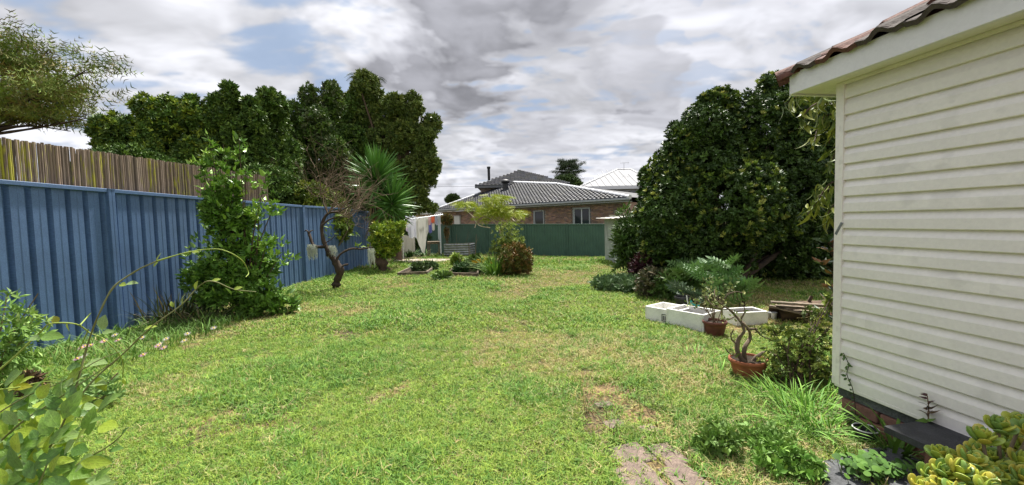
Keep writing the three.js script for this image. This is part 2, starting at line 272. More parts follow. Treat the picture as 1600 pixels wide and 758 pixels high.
// worn pavers of the old path
{
  const R = rng(61), path = new THREE.Group(); path.name = 'path'; path.userData.kind = 'structure'; scene.add(path);
  const spots = [[985, 712, 0.22, 0.2], [1043, 712, 0.15, 0.21], [992, 742, 0.21, 0.13], [1062, 742, 0.17, 0.14], [1010, 764, 0.21, 0.15], [1085, 764, 0.18, 0.14], [960, 664, 0.13, 0.1], [1014, 672, 0.11, 0.1], [944, 636, 0.12, 0.08]]; const on = spots.map(([x, y, w, d]) => [G(x, y), w, d]); PAVED.push(...on);
  for (const [x, y, w, d] of spots) { const p = G(x, y), g = box(w, 0.05, d, 0.008); const m = placed(path, 'paver', g, M.paver, V(p.x, p.y - 0.016, p.z), new THREE.Quaternion().setFromEuler(new THREE.Euler((R() - 0.5) * 0.03, 0.32 + (R() - 0.5) * 0.12, (R() - 0.5) * 0.03))); }
  // pale gravel under the clothes line
  const gp = GRAVEL, R2 = rng(62), list = [], gg = new THREE.IcosahedronGeometry(0.02, 0); gg.setAttribute('uv', new THREE.Float32BufferAttribute(new Array(gg.attributes.position.count * 2).fill(0), 2));
  for (let i = 0; i < 5200; i++) { const a = R2() * 6.28, r = Math.sqrt(R2()), x = gp.x + Math.cos(a) * r * 1.3, z = gp.z + Math.sin(a) * r * 2.1; list.push([V(x, hgt(x, z) + 0.014, z), aim(rdir(R2), 0), 0.6 + R2() * 1.1, vary(R2, [[0.5, 0.42, 0.34], [0.4, 0.33, 0.27], [0.56, 0.5, 0.43]], 0.2)]); }
  const gr = copies(scene, 'gravel', gg, std(0xffffff, 1), list); gr.userData.label = 'pale pinkish gravel spread under the clothes line'; gr.userData.category = 'gravel';
}
// blades of grass: tufts of narrow leaves
const SLAB_PX = [[[1272, 728], [1335, 716], [1400, 800], [1290, 830]], [[1345, 712], [1400, 706], [1490, 760], [1412, 790]]], SLABS = SLAB_PX.map((q) => q.map(([x, y]) => G(x, y)));
const inPoly = (P, x, z) => { let c = false; for (let i = 0, j = P.length - 1; i < P.length; j = i++) if ((P[i].z > z) !== (P[j].z > z) && x < (P[j].x - P[i].x) * (z - P[i].z) / (P[j].z - P[i].z) + P[i].x) c = !c; return c; };
{
  const R = rng(7);
  const tuft = (k, h, spread, wd, bendy) => { const l = []; for (let i = 0; i < k; i++) { const hh = h * (0.5 + 0.8 * R()), a = R() * 6.28, b = bendy * (0.3 + R()), seg = 3, pos = [], uv = [], idx = []; for (let j = 0; j <= seg; j++) { const t = j / seg, w = wd * (1 - t * t * 0.92), o = b * hh * t * t, y = hh * t * (1 - 0.35 * b * t); pos.push(-w, y, o, w, y, o); uv.push(0, t, 1, t); } for (let j = 0; j < seg; j++) { const q = j * 2; idx.push(q, q + 1, q + 2, q + 1, q + 3, q + 2); } const g = raw(pos, idx, uv); g.rotateY(a); g.translate((R() - 0.5) * spread, 0, (R() - 0.5) * spread); l.push(g); } return mergeGeometries(l); };
  const near = [tuft(9, 0.055, 0.05, 0.0026, 0.9), tuft(8, 0.045, 0.055, 0.0032, 1.3), tuft(10, 0.04, 0.06, 0.0024, 1.6)], far = [tuft(9, 0.06, 0.14, 0.005, 0.8), tuft(9, 0.05, 0.16, 0.006, 1.2)], vfar = [tuft(9, 0.075, 0.28, 0.011, 0.8)];
  const gm = leafM([1, 1, 1], 0.75, 0.3), sets = new Map([...near, ...far, ...vfar].map((g) => [g, []]));
  const fresh = [[0.15, 0.28, 0.036], [0.125, 0.26, 0.036], [0.19, 0.32, 0.04], [0.11, 0.235, 0.038]], lime = [[0.28, 0.38, 0.05], [0.24, 0.35, 0.05]], straw = [[0.46, 0.39, 0.19], [0.4, 0.35, 0.15], [0.38, 0.36, 0.12]];
  const inShade = (x, z) => false;
  const fill = (z0, z1, dens, geos, s0) => {
    const xl = -6, xr = 7.5, n = Math.round((xr - xl) * (z0 - z1) * dens);
    for (let i = 0; i < n; i++) {
      const x = mix(xl, xr, R()), z = mix(z0, z1, R());
      if (x < fenceX(z) + 0.03 || Math.abs(x) > 1.32 * -z + 0.4 || wallSide(x, z) < 0.12 && z > CORNER.z - 0.3 || wallSide(x, z) < -7) continue;
      if (z > -4 && PAVED.some(([p, w, d]) => Math.abs(x - p.x) < w * 0.5 && Math.abs(z - p.z) < d * 0.55 && R() < 0.62)) continue;
      if (z > -3.2 && SLABS.some((q) => inPoly(q, x, z))) continue;
      const b = bareAt(x, z), d = dryAt(x, z);
      if (R() < b * 0.93 || R() < d * 0.25) continue;
      if (Math.hypot((x - GRAVEL.x) / 1.25, (z - GRAVEL.z) / 2) < 1 && R() < 0.93) continue;
      const lush = sstep(0.5, 0.7, fbm(x * 1.6 + 50, z * 1.6, 3, 81)) + 0.9 * sstep(1.2, 0.3, Math.abs(wallSide(x, z) - 0.55)) * sstep(-6, -4, z) + 0.8 * sstep(1.3, 0.2, x - fenceX(z));
      const pal = R() < d * 0.55 + 0.08 ? straw : R() < 0.34 + 0.45 * fbm(x * 0.5, z * 0.5, 2, 82) - 0.4 * lush ? lime : fresh;
      sets.get(geos[Math.floor(R() * geos.length)]).push([V(x, hgt(x, z) - 0.004, z), aim(V((R() - 0.5) * 0.7, 1, (R() - 0.5) * 0.7).normalize(), R() * 6.28), s0 * mix(0.75, 1.25, R()) * (1 + 0.5 * Math.min(1, lush) - 0.25 * d), vary(R, pal, 0.22)]);
    }
  };
  fill(-1.1, -3, 3400, near, 0.74); fill(-3, -5, 2100, near, 0.82); fill(-5, -8, 700, far, 0.76); fill(-8, -13, 360, far, 0.88); fill(-13, -26, 105, vfar, 0.85);
  let k = 0; const lawn = new THREE.Group(); lawn.name = 'lawn_grass'; lawn.userData = { kind: 'stuff', label: 'patchy green lawn with straw coloured worn areas', category: 'lawn' }; scene.add(lawn);
  for (const [g, l] of sets) if (l.length) copies(lawn, 'grass', g, gm, l);
}

// ---------------------------------------------------------------- fences
function fence(name, label, start, dir, n, pitch, height, mat, out, ribW, deep = 0.052) {      // bays of folded sheet between posts, a capping rail on top
  const th = thing(name, label, 'fence', start);
  const ry = Math.atan2(-dir.z, dir.x), side = out;
  for (let i = 0; i < n; i++) {
    const a = start.clone().addScaledVector(dir, i * pitch), b = a.clone().addScaledVector(dir, pitch); a.y = terrain(a.x, a.z); b.y = terrain(b.x, b.z);
    const pos = [], uv = [], idx = [], prof = []; let s = 0.03;
    while (s < pitch - 0.03) { prof.push([s, 0], [s + ribW * 0.08, -deep], [s + ribW * 0.26, -deep], [s + ribW * 0.34, 0], [s + ribW * 0.68, 0], [s + ribW * 0.69, 0.003], [s + ribW * 0.71, 0.003], [s + ribW * 0.72, 0]); s += ribW; }
    const P = prof.filter((q) => q[0] <= pitch - 0.03); P.push([pitch - 0.03, 0]);
    P.forEach(([t, o]) => { const k = t / pitch, p = a.clone().lerp(b, k).addScaledVector(side, o); pos.push(p.x, p.y - 0.03, p.z, p.x, p.y + height - 0.03, p.z); uv.push(t + i * 1.3, 0, t + i * 1.3, height); });
    for (let k = 0; k < P.length - 1; k++) { const q = k * 2; idx.push(q, q + 2, q + 1, q + 1, q + 2, q + 3); }
    const flat = raw(pos, idx, uv).toNonIndexed(); flat.computeVertexNormals();
    part(th, 'panel', flat, mat);
    const mid = a.clone().lerp(b, 0.5), sl = Math.atan2(b.y - a.y, pitch);
    const rail = box(pitch - 0.012, 0.05, 0.06, 0.006).rotateZ(sl).rotateY(ry); rail.translate(mid.x, mid.y + height - 0.02, mid.z); part(th, 'top_rail', rail, mat);
  }
  for (let i = 0; i <= n; i++) {
    const a = start.clone().addScaledVector(dir, i * pitch); a.y = terrain(a.x, a.z);
    const g = mergeGeometries([-1, 1].map((k) => box(0.042, height + 0.03, 0.062, 0.006).translate(k * 0.0225, height / 2, 0)).concat([box(0.094, 0.012, 0.07).translate(0, height + 0.02, 0)])).rotateY(ry);
    g.translate(a.x + side.x * 0.012, a.y - 0.02, a.z + side.z * 0.012); part(th, 'post', g, mat);
  }
  return th;
}
const FH = at(186, 297, -F0.z).y - F0.y;
fence('metal_fence', 'tall blue folded steel fence with capped posts', fenceAt(-2.365 * 2), fdir, 6, 2.365, FH, M.blue, V(1, 0, 0.0), 0.2);
const g0 = at(690, 397.5, 25.3), g1 = at(962, 403, 22), gdir = g1.clone().sub(g0).setY(0).normalize();
const GH = 1.8;
fence('metal_fence', 'dark green folded steel fence in front of the brick house', g0.clone().addScaledVector(gdir, -2.365 * 0.72), gdir, 6, 2.365, GH, M.green, V(-gdir.z, 0, gdir.x), 0.15, 0.016);
// bamboo cane screen standing behind the blue fence
{
  const R = rng(19), s0 = fenceAt(-2.6), th = thing('bamboo_screen', 'weathered bamboo cane screen with yellow lichen above the blue fence', 'screen', s0);
  const top = (s) => mix(2.33, 2.43, clamp((s + 2.3) / 6)) ;
  const cm = std(0xffffff, 0.9, { vertexColors: true, bumpMap: rep(B.fine, 2), bumpScale: 0.001 });
  const zEnd = 3.55; let s = -2.45, k = 0;
  while (s < zEnd) {
    const r = 0.0105 + R() * 0.0055, p = fenceAt(s), h = top(s) + (R() - 0.5) * 0.022, x = p.x - 0.09 - (R() - 0.5) * 0.02, lean = (R() - 0.5) * 0.016, y0 = FH - 0.35, pos = [], col = [], uv = [], idx = [], rings = 12, rad = 7;
    const hue = R(), c0 = hue < 0.5 ? [0.2, 0.145, 0.105] : hue < 0.8 ? [0.25, 0.19, 0.145] : [0.13, 0.095, 0.07], k0 = 0.7 + 0.6 * R();
    const moss = Math.max(0.75 * Math.exp(-(((s + 1.1) / 0.42) ** 2)), 0.6 * Math.exp(-(((s + 0.05) / 0.14) ** 2)), 0.62 * Math.exp(-(((s - 0.75) / 0.13) ** 2)), 0.72 * Math.exp(-(((s - 1.35) / 0.2) ** 2)), 0.1) * (0.1 + 0.95 * R());
    const node = 0.1 + R() * 0.15;
    for (let i = 0; i <= rings; i++) { const t = i / rings, y = mix(y0, h, t), rr = r * (1 + 0.1 * (((y + node) % 0.24) < 0.045 ? 1 : 0)); for (let q = 0; q <= rad; q++) { const a = q / rad * 6.2832; pos.push(x + Math.cos(a) * rr, y, p.z + Math.sin(a) * rr + lean * (t - 0.5)); uv.push(q / rad * 0.1, y); const n = fbm(y * 9 + s * 31, a * 0.8 + s * 17, 3, 91), l = sstep(0.75 - moss * 0.62, 0.83 - moss * 0.62, n) * (y < h - 0.06 ? 1 : 0.4), j = k0 * (0.72 + 0.56 * fbm(y * 22, s * 40 + a, 2, 92)); col.push(mix(c0[0] * j, 0.33, l), mix(c0[1] * j, 0.31, l), mix(c0[2] * j, 0.025, l)); } }
    for (let i = 0; i < rings; i++) for (let q = 0; q < rad; q++) { const a = i * (rad + 1) + q, d = a + rad + 1; idx.push(a, d, a + 1, a + 1, d, d + 1); }
    const g = raw(pos, idx, uv); g.setAttribute('color', new THREE.Float32BufferAttribute(col, 3)); part(th, 'cane', g, cm);
    s += r * 1.92; k++;
  }
  for (const h of [0.1, 0.42]) { const a = fenceAt(-2.45), b = fenceAt(zEnd); a.x -= 0.13; b.x -= 0.13; a.y = FH + h; b.y = FH + h; part(th, 'wire', limb([a, b], 0.003, 0.003, 4, 2), M.zinc); }
}

// ---------------------------------------------------------------- the clad house beside the lawn
{
  const base = wallXZ(0, 0); base.y = hgt(base.x, base.z);
  const house = thing('clad_house', 'cream clad house with terracotta tiled eave and brick base', 'house', base);
  const yb = CORNER.y, yt = at(1306, 132, 2.62).y, LEN = 5.2, DEP = 4.2, ry = Math.atan2(-wdir.z, wdir.x), n = 19, bh = (yt - yb) / n;
  const inner = wallXZ(LEN / 2, -DEP / 2 - 0.06); part(house, 'wall_core', boxAt(LEN - 0.04, yt - 0.05, DEP, V(inner.x, (yt - 0.05) / 2 - 0.1 + 0.06, inner.z), ry), M.mortar);
  // lapped boards: each a folded profile
  const prof = [[0.0, 0.0], [0.003, 0.024], [0.04, 0.026], [0.56, 0.024], [0.64, 0.021], [0.9, 0.0085], [1.03, 0.004]].map(([t, o]) => [t * bh, o]);
  const boardGeo = (a, b) => { const pos = [], uv = [], idx = []; const m = prof.length; for (const s of [a, b]) for (const [y, o] of prof) { const p = wallXZ(s, o); pos.push(p.x, y, p.z); uv.push(s, y); } for (let k = 0; k < m - 1; k++) idx.push(k, k + 1, k + m, k + 1, k + m + 1, k + m); const g = raw(pos, idx, uv).toNonIndexed(); g.computeVertexNormals(); return g; };
  for (let i = 0; i < n; i++) { const g = boardGeo(0.03, LEN); g.translate(0, yb + i * bh, 0); const uv = g.attributes.uv; for (let k = 0; k < uv.count; k++) uv.setXY(k, uv.getX(k) + i * 0.37, uv.getY(k) + i * bh); part(house, 'cladding_board', g, M.clad); }
  const post = wallXZ(0.012, 0.006); part(house, 'corner_trim', boxAt(0.052, yt - yb + 0.012, 0.052, V(post.x, (yt + yb) / 2, post.z), ry, 0.004), M.trim);
  const sk = wallXZ(LEN / 2, 0.012); part(house, 'base_strip', boxAt(LEN, 0.022, 0.03, V(sk.x, yb - 0.008, sk.z), ry, 0.004), M.trim);
  const brk = wallXZ(0.02, 0.032), bp = at(1308, 357, 2.62); { const g = box(0.016, 0.085, 0.004).rotateZ(0.5).rotateY(ry + 0); g.translate(brk.x, bp.y, brk.z); part(house, 'bracket', g, M.zinc); }
  // brick base: each brick with its own edges
  const R = rng(5), bl = 0.23, hh = 0.076, brick = box(bl - 0.012, hh - 0.011, 0.1, 0.006), cap = wallXZ(LEN / 2, -0.045);
  part(house, 'bearer', boxAt(LEN, 0.062, 0.08, V(cap.x, yb - 0.05, cap.z), ry), M.slab);
  const mb = wallXZ(LEN / 2 + 0.01, -0.07); part(house, 'mortar', boxAt(LEN, yb + 0.12, 0.08, V(mb.x, (yb - 0.08) / 2 - 0.1, mb.z), ry), M.mortar);
  for (let row = 0; row < 4; row++) for (let k = 0; k < 11; k++) { const p = wallXZ(0.14 + k * bl + (row % 2) * bl / 2, -0.046 + (R() - 0.5) * 0.008); placed(house, 'brick', brick, R() < 0.6 ? M.brickA : M.brickB, V(p.x, yb - 0.12 - row * hh, p.z), new THREE.Quaternion().setFromAxisAngle(UPV, ry)); }
  // boxed eave
  const r0 = ray(1238, 147), oz = (yt - EYE) / r0.y, O = r0.clone().multiplyScalar(oz).add(V(0, EYE, 0));
  const rel = V(O.x - CORNER.x, 0, O.z - CORNER.z), over = Math.max(0.14, rel.dot(wnor)), end = rel.dot(wdir);
  const fh = 0.132, soff = wallXZ(LEN / 2 - end / 2, over / 2 - 1.2); void soff;
  const sp = wallXZ((LEN - end) / 2, (over - 0.012) / 2); part(house, 'soffit', boxAt(LEN + end, 0.012, over, V(sp.x, yt + 0.012, sp.z), ry), M.trim);
  const se = wallXZ(-end / 2 - 0.002, -DEP / 2); part(house, 'soffit', boxAt(end, 0.012, DEP, V(se.x, yt + 0.012, se.z), ry), M.trim);
  const fp = wallXZ((LEN - end) / 2, over + 0.011); part(house, 'fascia', boxAt(LEN + end, fh, 0.024, V(fp.x, yt + fh / 2 - 0.006, fp.z), ry, 0.003), M.fascia);
  const fe = wallXZ(-end - 0.012, -DEP / 2); part(house, 'fascia', boxAt(0.024, fh, DEP + over * 2, V(fe.x, yt + fh / 2 - 0.006, fe.z), ry, 0.003), M.fascia);
  { const bead = wallXZ(LEN / 2, 0.02); part(house, 'eave_bead', boxAt(LEN, 0.02, 0.018, V(bead.x, yt - 0.004, bead.z), ry, 0.004), M.trim); }
  // tiles: a curved pan each, laid in courses up a 24 degree pitch
  const pitch = 0.42, tw = 0.245, tl = 0.37, tile = (() => { const pos = [], uv = [], idx = [], nx = 10; const y = (u) => 0.026 * Math.pow(Math.abs(Math.sin(u * Math.PI * 1.0)), 1.4) + 0.012 * Math.cos(u * Math.PI * 4); for (const [v, dy] of [[-0.006, -0.026], [-0.01, 0], [0, 0.004], [tl, 0.0]]) for (let i = 0; i <= nx; i++) { const u = i / nx; pos.push((u - 0.5) * tw, y(u) + dy, v); uv.push(u * tw * 3, v * 3 + dy * 9); } const m = nx + 1; for (let r = 0; r < 3; r++) for (let i = 0; i < nx; i++) { const a = r * m + i; idx.push(a, a + m, a + 1, a + 1, a + m, a + m + 1); } const g = raw(pos, idx, uv).toNonIndexed(); g.computeVertexNormals(); return g; })();
  const tm = [std([0.17, 0.075, 0.055], 0.9, { map: rep(T.mottle, 2), bumpMap: rep(B.cloud, 3), bumpScale: 0.006 }), std([0.105, 0.085, 0.075], 0.95, { map: rep(T.mottle, 2), bumpMap: rep(B.cloud, 3), bumpScale: 0.006 }), std([0.27, 0.08, 0.05], 0.9, { map: rep(T.mottle, 2), bumpMap: rep(B.cloud, 3), bumpScale: 0.006 })];
  const ty = yt + fh - 0.004, up = wnor.clone().multiplyScalar(-Math.cos(pitch)).add(V(0, Math.sin(pitch), 0)), bas = new THREE.Matrix4().makeBasis(wdir.clone(), V(0, 1, 0).addScaledVector(wnor, 0).sub(up.clone().multiplyScalar(up.y)).normalize(), up), tq = new THREE.Quaternion().setFromRotationMatrix(bas);
  for (let c = 0; c < 4; c++) for (let k = 0; k < 15; k++) {
    const s = -end - 0.02 + tw * (k + 0.5) + c * 0.3 * 1.0, p = wallXZ(s, over + 0.05 - c * 0.3 * Math.cos(pitch)); if (s > LEN) continue;
    p.y = ty + c * 0.3 * Math.sin(pitch) + c * 0.014 + (R() - 0.5) * 0.008;
    placed(house, 'roof_tile', tile, tm[R() < (c === 0 ? 0.3 : 0.1) ? 2 : R() < 0.55 ? 0 : 1], p, tq.clone().multiply(new THREE.Quaternion().setFromEuler(new THREE.Euler((R() - 0.5) * 0.05, (R() - 0.5) * 0.05, (R() - 0.5) * 0.04))), 1.02);
  }
  // hip roof body behind the courses
  const roofPts = [wallXZ(-end, over), wallXZ(LEN, over), wallXZ(LEN, -DEP - over), wallXZ(-end, -DEP - over)].map((p) => V(p.x, ty - 0.035, p.z)), half = DEP / 2 + over, ra = wallXZ(-end + half, -DEP / 2), rb = wallXZ(LEN, -DEP / 2); ra.y = rb.y = ty - 0.035 + half * Math.tan(pitch);
  const rp = [...roofPts, ra, rb].flatMap((p) => [p.x, p.y, p.z]); const rg = raw(rp, [0, 1, 5, 0, 5, 4, 3, 0, 4, 2, 3, 4, 2, 4, 5, 1, 2, 5, 0, 2, 1, 0, 3, 2]).toNonIndexed(); rg.computeVertexNormals(); part(house, 'roof', metreUV(rg), tm[1]);
  const capG = (() => { const g = new THREE.CylinderGeometry(0.065, 0.082, 0.36, 8, 1, true, 0, Math.PI); g.rotateZ(0); return g; })();
  for (let k = 0; k < 7; k++) { const a = roofPts[0], d = ra.clone().sub(a).normalize(), p = a.clone().addScaledVector(d, 0.1 + k * 0.32).add(V(0, 0.012, 0)); const side = V(0, 1, 0).addScaledVector(d, -d.y).normalize(), xx = V(0, 0, 0).crossVectors(d, side); placed(house, 'hip_tile', capG, tm[k % 2], p, new THREE.Quaternion().setFromRotationMatrix(new THREE.Matrix4().makeBasis(side.clone(), d, xx.clone().negate())).multiply(new THREE.Quaternion().setFromAxisAngle(UPV, 0)), 1); }
}

// ---------------------------------------------------------------- houses beyond the green fence
function tilesOn(parent, a, b, c, d, tile, mat, w, l, cols, seed) {  // courses of tiles over the face a-b (eave) d-c (ridge), any of c, d may coincide
  const R = rng(seed), e = b.clone().sub(a), ex = e.clone().normalize(), nrm = V(0, 0, 0).crossVectors(e, d.clone().sub(a)).normalize(); if (nrm.y < 0) nrm.negate();
  const up = V(0, 0, 0).crossVectors(nrm, ex).normalize(); if (up.y < 0) up.negate();
  const L = (p) => [p.clone().sub(a).dot(ex), p.clone().sub(a).dot(up)], [dx, dy] = L(d), [cx, cy] = L(c), H = Math.max(dy, cy), W = e.length();
  const q = new THREE.Quaternion().setFromRotationMatrix(new THREE.Matrix4().makeBasis(ex, nrm, ex.clone().cross(nrm))), list = [], sgn = ex.clone().cross(nrm).dot(up) > 0 ? 1 : -1; void sgn;
  for (let r = 0; r * l < H; r++) { const y = r * l, lo = Math.min(dy, cy), x0 = dx * Math.min(1, y / dy), x1 = W + (cx - W) * Math.min(1, y / cy); let a0 = x0, a1 = x1; if (y > lo && Math.abs(dy - cy) > 0.05) { const f = (y - lo) / (H - lo); if (dy < cy) a0 = dx + (cx - dx) * f; else a1 = cx + (dx - cx) * f; }
    for (let x = Math.floor(a0 / w) * w; x < a1; x += w) if (x > a0 - w * 0.3 && x < a1 - w * 0.4) list.push([a.clone().addScaledVector(ex, x + w / 2).addScaledVector(up, y).addScaledVector(nrm, 0.03 + (R() - 0.5) * 0.008), q, 1, vary(R, cols, 0.16)]); }
  return copies(parent, 'roof_tiles', tile, mat, list);
}
const farTile = (w, l) => { const pos = [], uv = [], idx = [], nx = 6; for (const [v, dy] of [[0.06, -0.08], [0.06, 0.05], [-l, -0.035]]) for (let i = 0; i <= nx; i++) { const u = i / nx; pos.push((u - 0.5) * w, 0.024 * Math.sin(u * Math.PI * 2) + dy, v); uv.push(u, v); } const m = nx + 1; for (let r = 0; r < 2; r++) for (let i = 0; i < nx; i++) { const a = r * m + i; idx.push(a, a + 1, a + m, a + 1, a + m + 1, a + m); } return raw(pos, idx, uv); };
const poly = (pts, mat) => { const g = raw(pts.flatMap((p) => [p.x, p.y, p.z]), Array.from({ length: pts.length - 2 }, (_, i) => [0, i + 1, i + 2]).flat()).toNonIndexed(); g.computeVertexNormals(); return metreUV(g); };
function window3(parent, c, ex, nr, w, h, panes) {                    // a window standing proud of the wall: frame, sashes, panes coloured dark in place of an unlit room
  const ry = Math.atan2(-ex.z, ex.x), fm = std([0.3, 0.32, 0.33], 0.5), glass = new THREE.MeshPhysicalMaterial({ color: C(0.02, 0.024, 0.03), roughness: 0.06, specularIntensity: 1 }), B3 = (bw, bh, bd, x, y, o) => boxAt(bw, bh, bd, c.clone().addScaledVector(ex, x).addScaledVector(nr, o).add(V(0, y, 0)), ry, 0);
  const f = part(parent, 'window', mergeGeometries([B3(w, 0.07, 0.12, 0, h / 2 - 0.035, 0.02), B3(w, 0.07, 0.12, 0, -h / 2 + 0.035, 0.02), B3(0.07, h - 0.14, 0.12, -w / 2 + 0.035, 0, 0.02), B3(0.07, h - 0.14, 0.12, w / 2 - 0.035, 0, 0.02)]), fm);
  const pw = (w - 0.14) / panes;
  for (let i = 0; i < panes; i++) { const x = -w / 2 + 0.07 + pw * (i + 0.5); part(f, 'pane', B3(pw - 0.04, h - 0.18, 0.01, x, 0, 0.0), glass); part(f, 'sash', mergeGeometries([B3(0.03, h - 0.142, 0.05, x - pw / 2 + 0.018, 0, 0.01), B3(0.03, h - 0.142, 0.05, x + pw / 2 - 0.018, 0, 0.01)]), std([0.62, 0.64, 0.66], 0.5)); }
  return f;
}
{
  const zr = 24.3, Er = at(984, 308, zr), rl = ray(682, 327), El = rl.clone().multiplyScalar((Er.y - EYE) / rl.y).add(V(0, EYE, 0));
  const base = V((El.x + Er.x) / 2, -0.8, (El.z + Er.z) / 2), ho = thing('brick_house', 'single storey brown brick house with glossy dark tiled hip roof', 'house', base);
  const ex = Er.clone().sub(El).setY(0).normalize(), back = V(ex.z, 0, -ex.x); if (back.z > 0) back.negate(); const nr = back.clone().negate(), W = Er.distanceTo(El), run = (p) => back.clone().multiplyScalar(Math.cos(0.38)).add(V(0, Math.sin(0.38), 0));
  const pn = V(0, 0, 0).crossVectors(ex, run()).normalize(), hit = (x, y) => { const d = ray(x, y), t = Er.clone().sub(V(0, EYE, 0)).dot(pn) / d.dot(pn); return d.multiplyScalar(t).add(V(0, EYE, 0)); };
  const A = hit(797, 285), Bq = hit(872, 288); void run;
  const tm = new THREE.MeshPhysicalMaterial({ color: 0xffffff, side: THREE.DoubleSide, roughness: 0.6, specularIntensity: 0.4, bumpMap: rep(B.fine, 1), bumpScale: 0.001 }), tg = farTile(0.31, 0.34), cols = [[0.034, 0.036, 0.043], [0.024, 0.026, 0.032], [0.046, 0.048, 0.055]], under = std([0.05, 0.05, 0.055], 0.7);
  const D = V(Bq.x, Bq.y, Bq.z), depth = 11, Bl = El.clone().addScaledVector(back, depth), Br = Er.clone().addScaledVector(back, depth);
  part(ho, 'roof', mergeGeometries([poly([El, Er, D, A]), poly([El, A, Bl]), poly([Er, Br, D]), poly([Bl, A, D, Br])]), under);
  tilesOn(ho, El, Er, D, A, tg, tm, 0.31, 0.3, cols, 31);
  const capM = std([0.6, 0.61, 0.63], 0.5), capG = new THREE.CylinderGeometry(0.13, 0.15, 0.44, 7, 1);
  const caps = (p, q) => { const d = q.clone().sub(p), n = Math.round(d.length() / 0.42); d.normalize(); for (let i = 0; i < n; i++) placed(ho, 'ridge_cap', capG, capM, p.clone().addScaledVector(d, 0.21 + i * 0.42), aim(d, 0)); };
  caps(El, A); caps(A, D); caps(Er, D);
  const gut = El.clone().lerp(Er, 0.5), ry = Math.atan2(-ex.z, ex.x);
  part(ho, 'gutter', boxAt(W, 0.13, 0.12, gut.clone().addScaledVector(nr, 0.05).add(V(0, -0.09, 0)), ry, 0.02), std([0.3, 0.315, 0.33], 0.45)); part(ho, 'fascia', boxAt(W - 0.1, 0.2, 0.03, gut.clone().addScaledVector(back, 0.03).add(V(0, -0.16, 0)), ry), std([0.2, 0.21, 0.22], 0.6));
  const wl = (s, y, o = 0) => El.clone().addScaledVector(ex, s).addScaledVector(back, 0.5 - o).setY(y), y1 = Er.y - 0.26, y0 = -0.9, WL = W - 0.5;
  part(ho, 'soffit', boxAt(W - 0.2, 0.02, 0.5, wl(W / 2, y1 + 0.02, 0.25), ry), std([0.5, 0.5, 0.48], 0.8));
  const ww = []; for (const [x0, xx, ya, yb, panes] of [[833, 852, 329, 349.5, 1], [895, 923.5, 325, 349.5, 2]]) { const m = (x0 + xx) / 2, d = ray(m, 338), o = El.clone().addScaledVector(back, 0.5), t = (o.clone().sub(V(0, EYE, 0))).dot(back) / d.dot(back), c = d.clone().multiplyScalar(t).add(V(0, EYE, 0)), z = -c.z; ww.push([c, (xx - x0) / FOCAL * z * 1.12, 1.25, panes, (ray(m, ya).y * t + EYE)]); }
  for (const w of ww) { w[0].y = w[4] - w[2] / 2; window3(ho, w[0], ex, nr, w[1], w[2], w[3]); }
  { const cc = wl(WL / 2, (y0 + y1) / 2, -0.14); part(ho, 'wall', boxAt(WL, y1 - y0, 0.2, cc, ry), std([0.42, 0.38, 0.34], 1)); }
  const R = rng(77), bg = box(0.228, 0.074, 0.1), list = [], bq = new THREE.Quaternion().setFromAxisAngle(UPV, ry), bc = [[0.27, 0.17, 0.125], [0.22, 0.145, 0.11], [0.31, 0.2, 0.15], [0.18, 0.12, 0.1]];
  for (let r = 0; r * 0.088 < y1 - 0.6; r++) for (let k = 0; k * 0.242 < WL - 0.3; k++) { const p = wl(0.1 + k * 0.242 + (r % 2) * 0.12, 0.66 + r * 0.088, 0); if (p.y > y1 - 0.03) continue; if (ww.some((w) => { const d = p.clone().sub(w[0]); return Math.abs(d.dot(ex)) < w[1] / 2 + 0.06 && Math.abs(d.y) < w[2] / 2 + 0.03; })) continue; list.push([p, bq, 1, vary(R, bc, 0.18)]); }
  copies(ho, 'bricks', bg, std(0xffffff, 0.95), list);
  { const d = ray(716.5, 345), o = El.clone().addScaledVector(back, 0.5), t = o.clone().sub(V(0, EYE, 0)).dot(back) / d.dot(back), c = d.multiplyScalar(t).add(V(0, EYE, 0)); part(ho, 'meter_box', boxAt(0.75, 0.8, 0.16, c.addScaledVector(nr, 0.12), ry, 0.02), std([0.5, 0.5, 0.48], 0.6)); part(ho, 'meter_box_lid', boxAt(0.82, 0.06, 0.2, c.clone().add(V(0, 0.43, 0)), ry), std([0.3, 0.3, 0.3], 0.6)); }
  { const v = hit(790, 296); const c = part(ho, 'roof_vent', new THREE.CylinderGeometry(0.22, 0.24, 0.75, 12).translate(v.x, v.y + 0.3, v.z), M.black); const cap = new THREE.SphereGeometry(0.4, 14, 8).scale(1, 0.55, 1).translate(v.x, v.y + 0.68, v.z); part(c, 'vent_cap', cap, M.black); }
  { const p = wl(WL - 0.3, 1, -0.2), q = Er.clone().addScaledVector(back, 5.5).addScaledVector(ex, -0.55); part(ho, 'side_wall', boxAt(0.2, y1 - y0, depth - 0.7, V(q.x, (y0 + y1) / 2, q.z), ry), std([0.36, 0.24, 0.2], 1)); void p; }
}
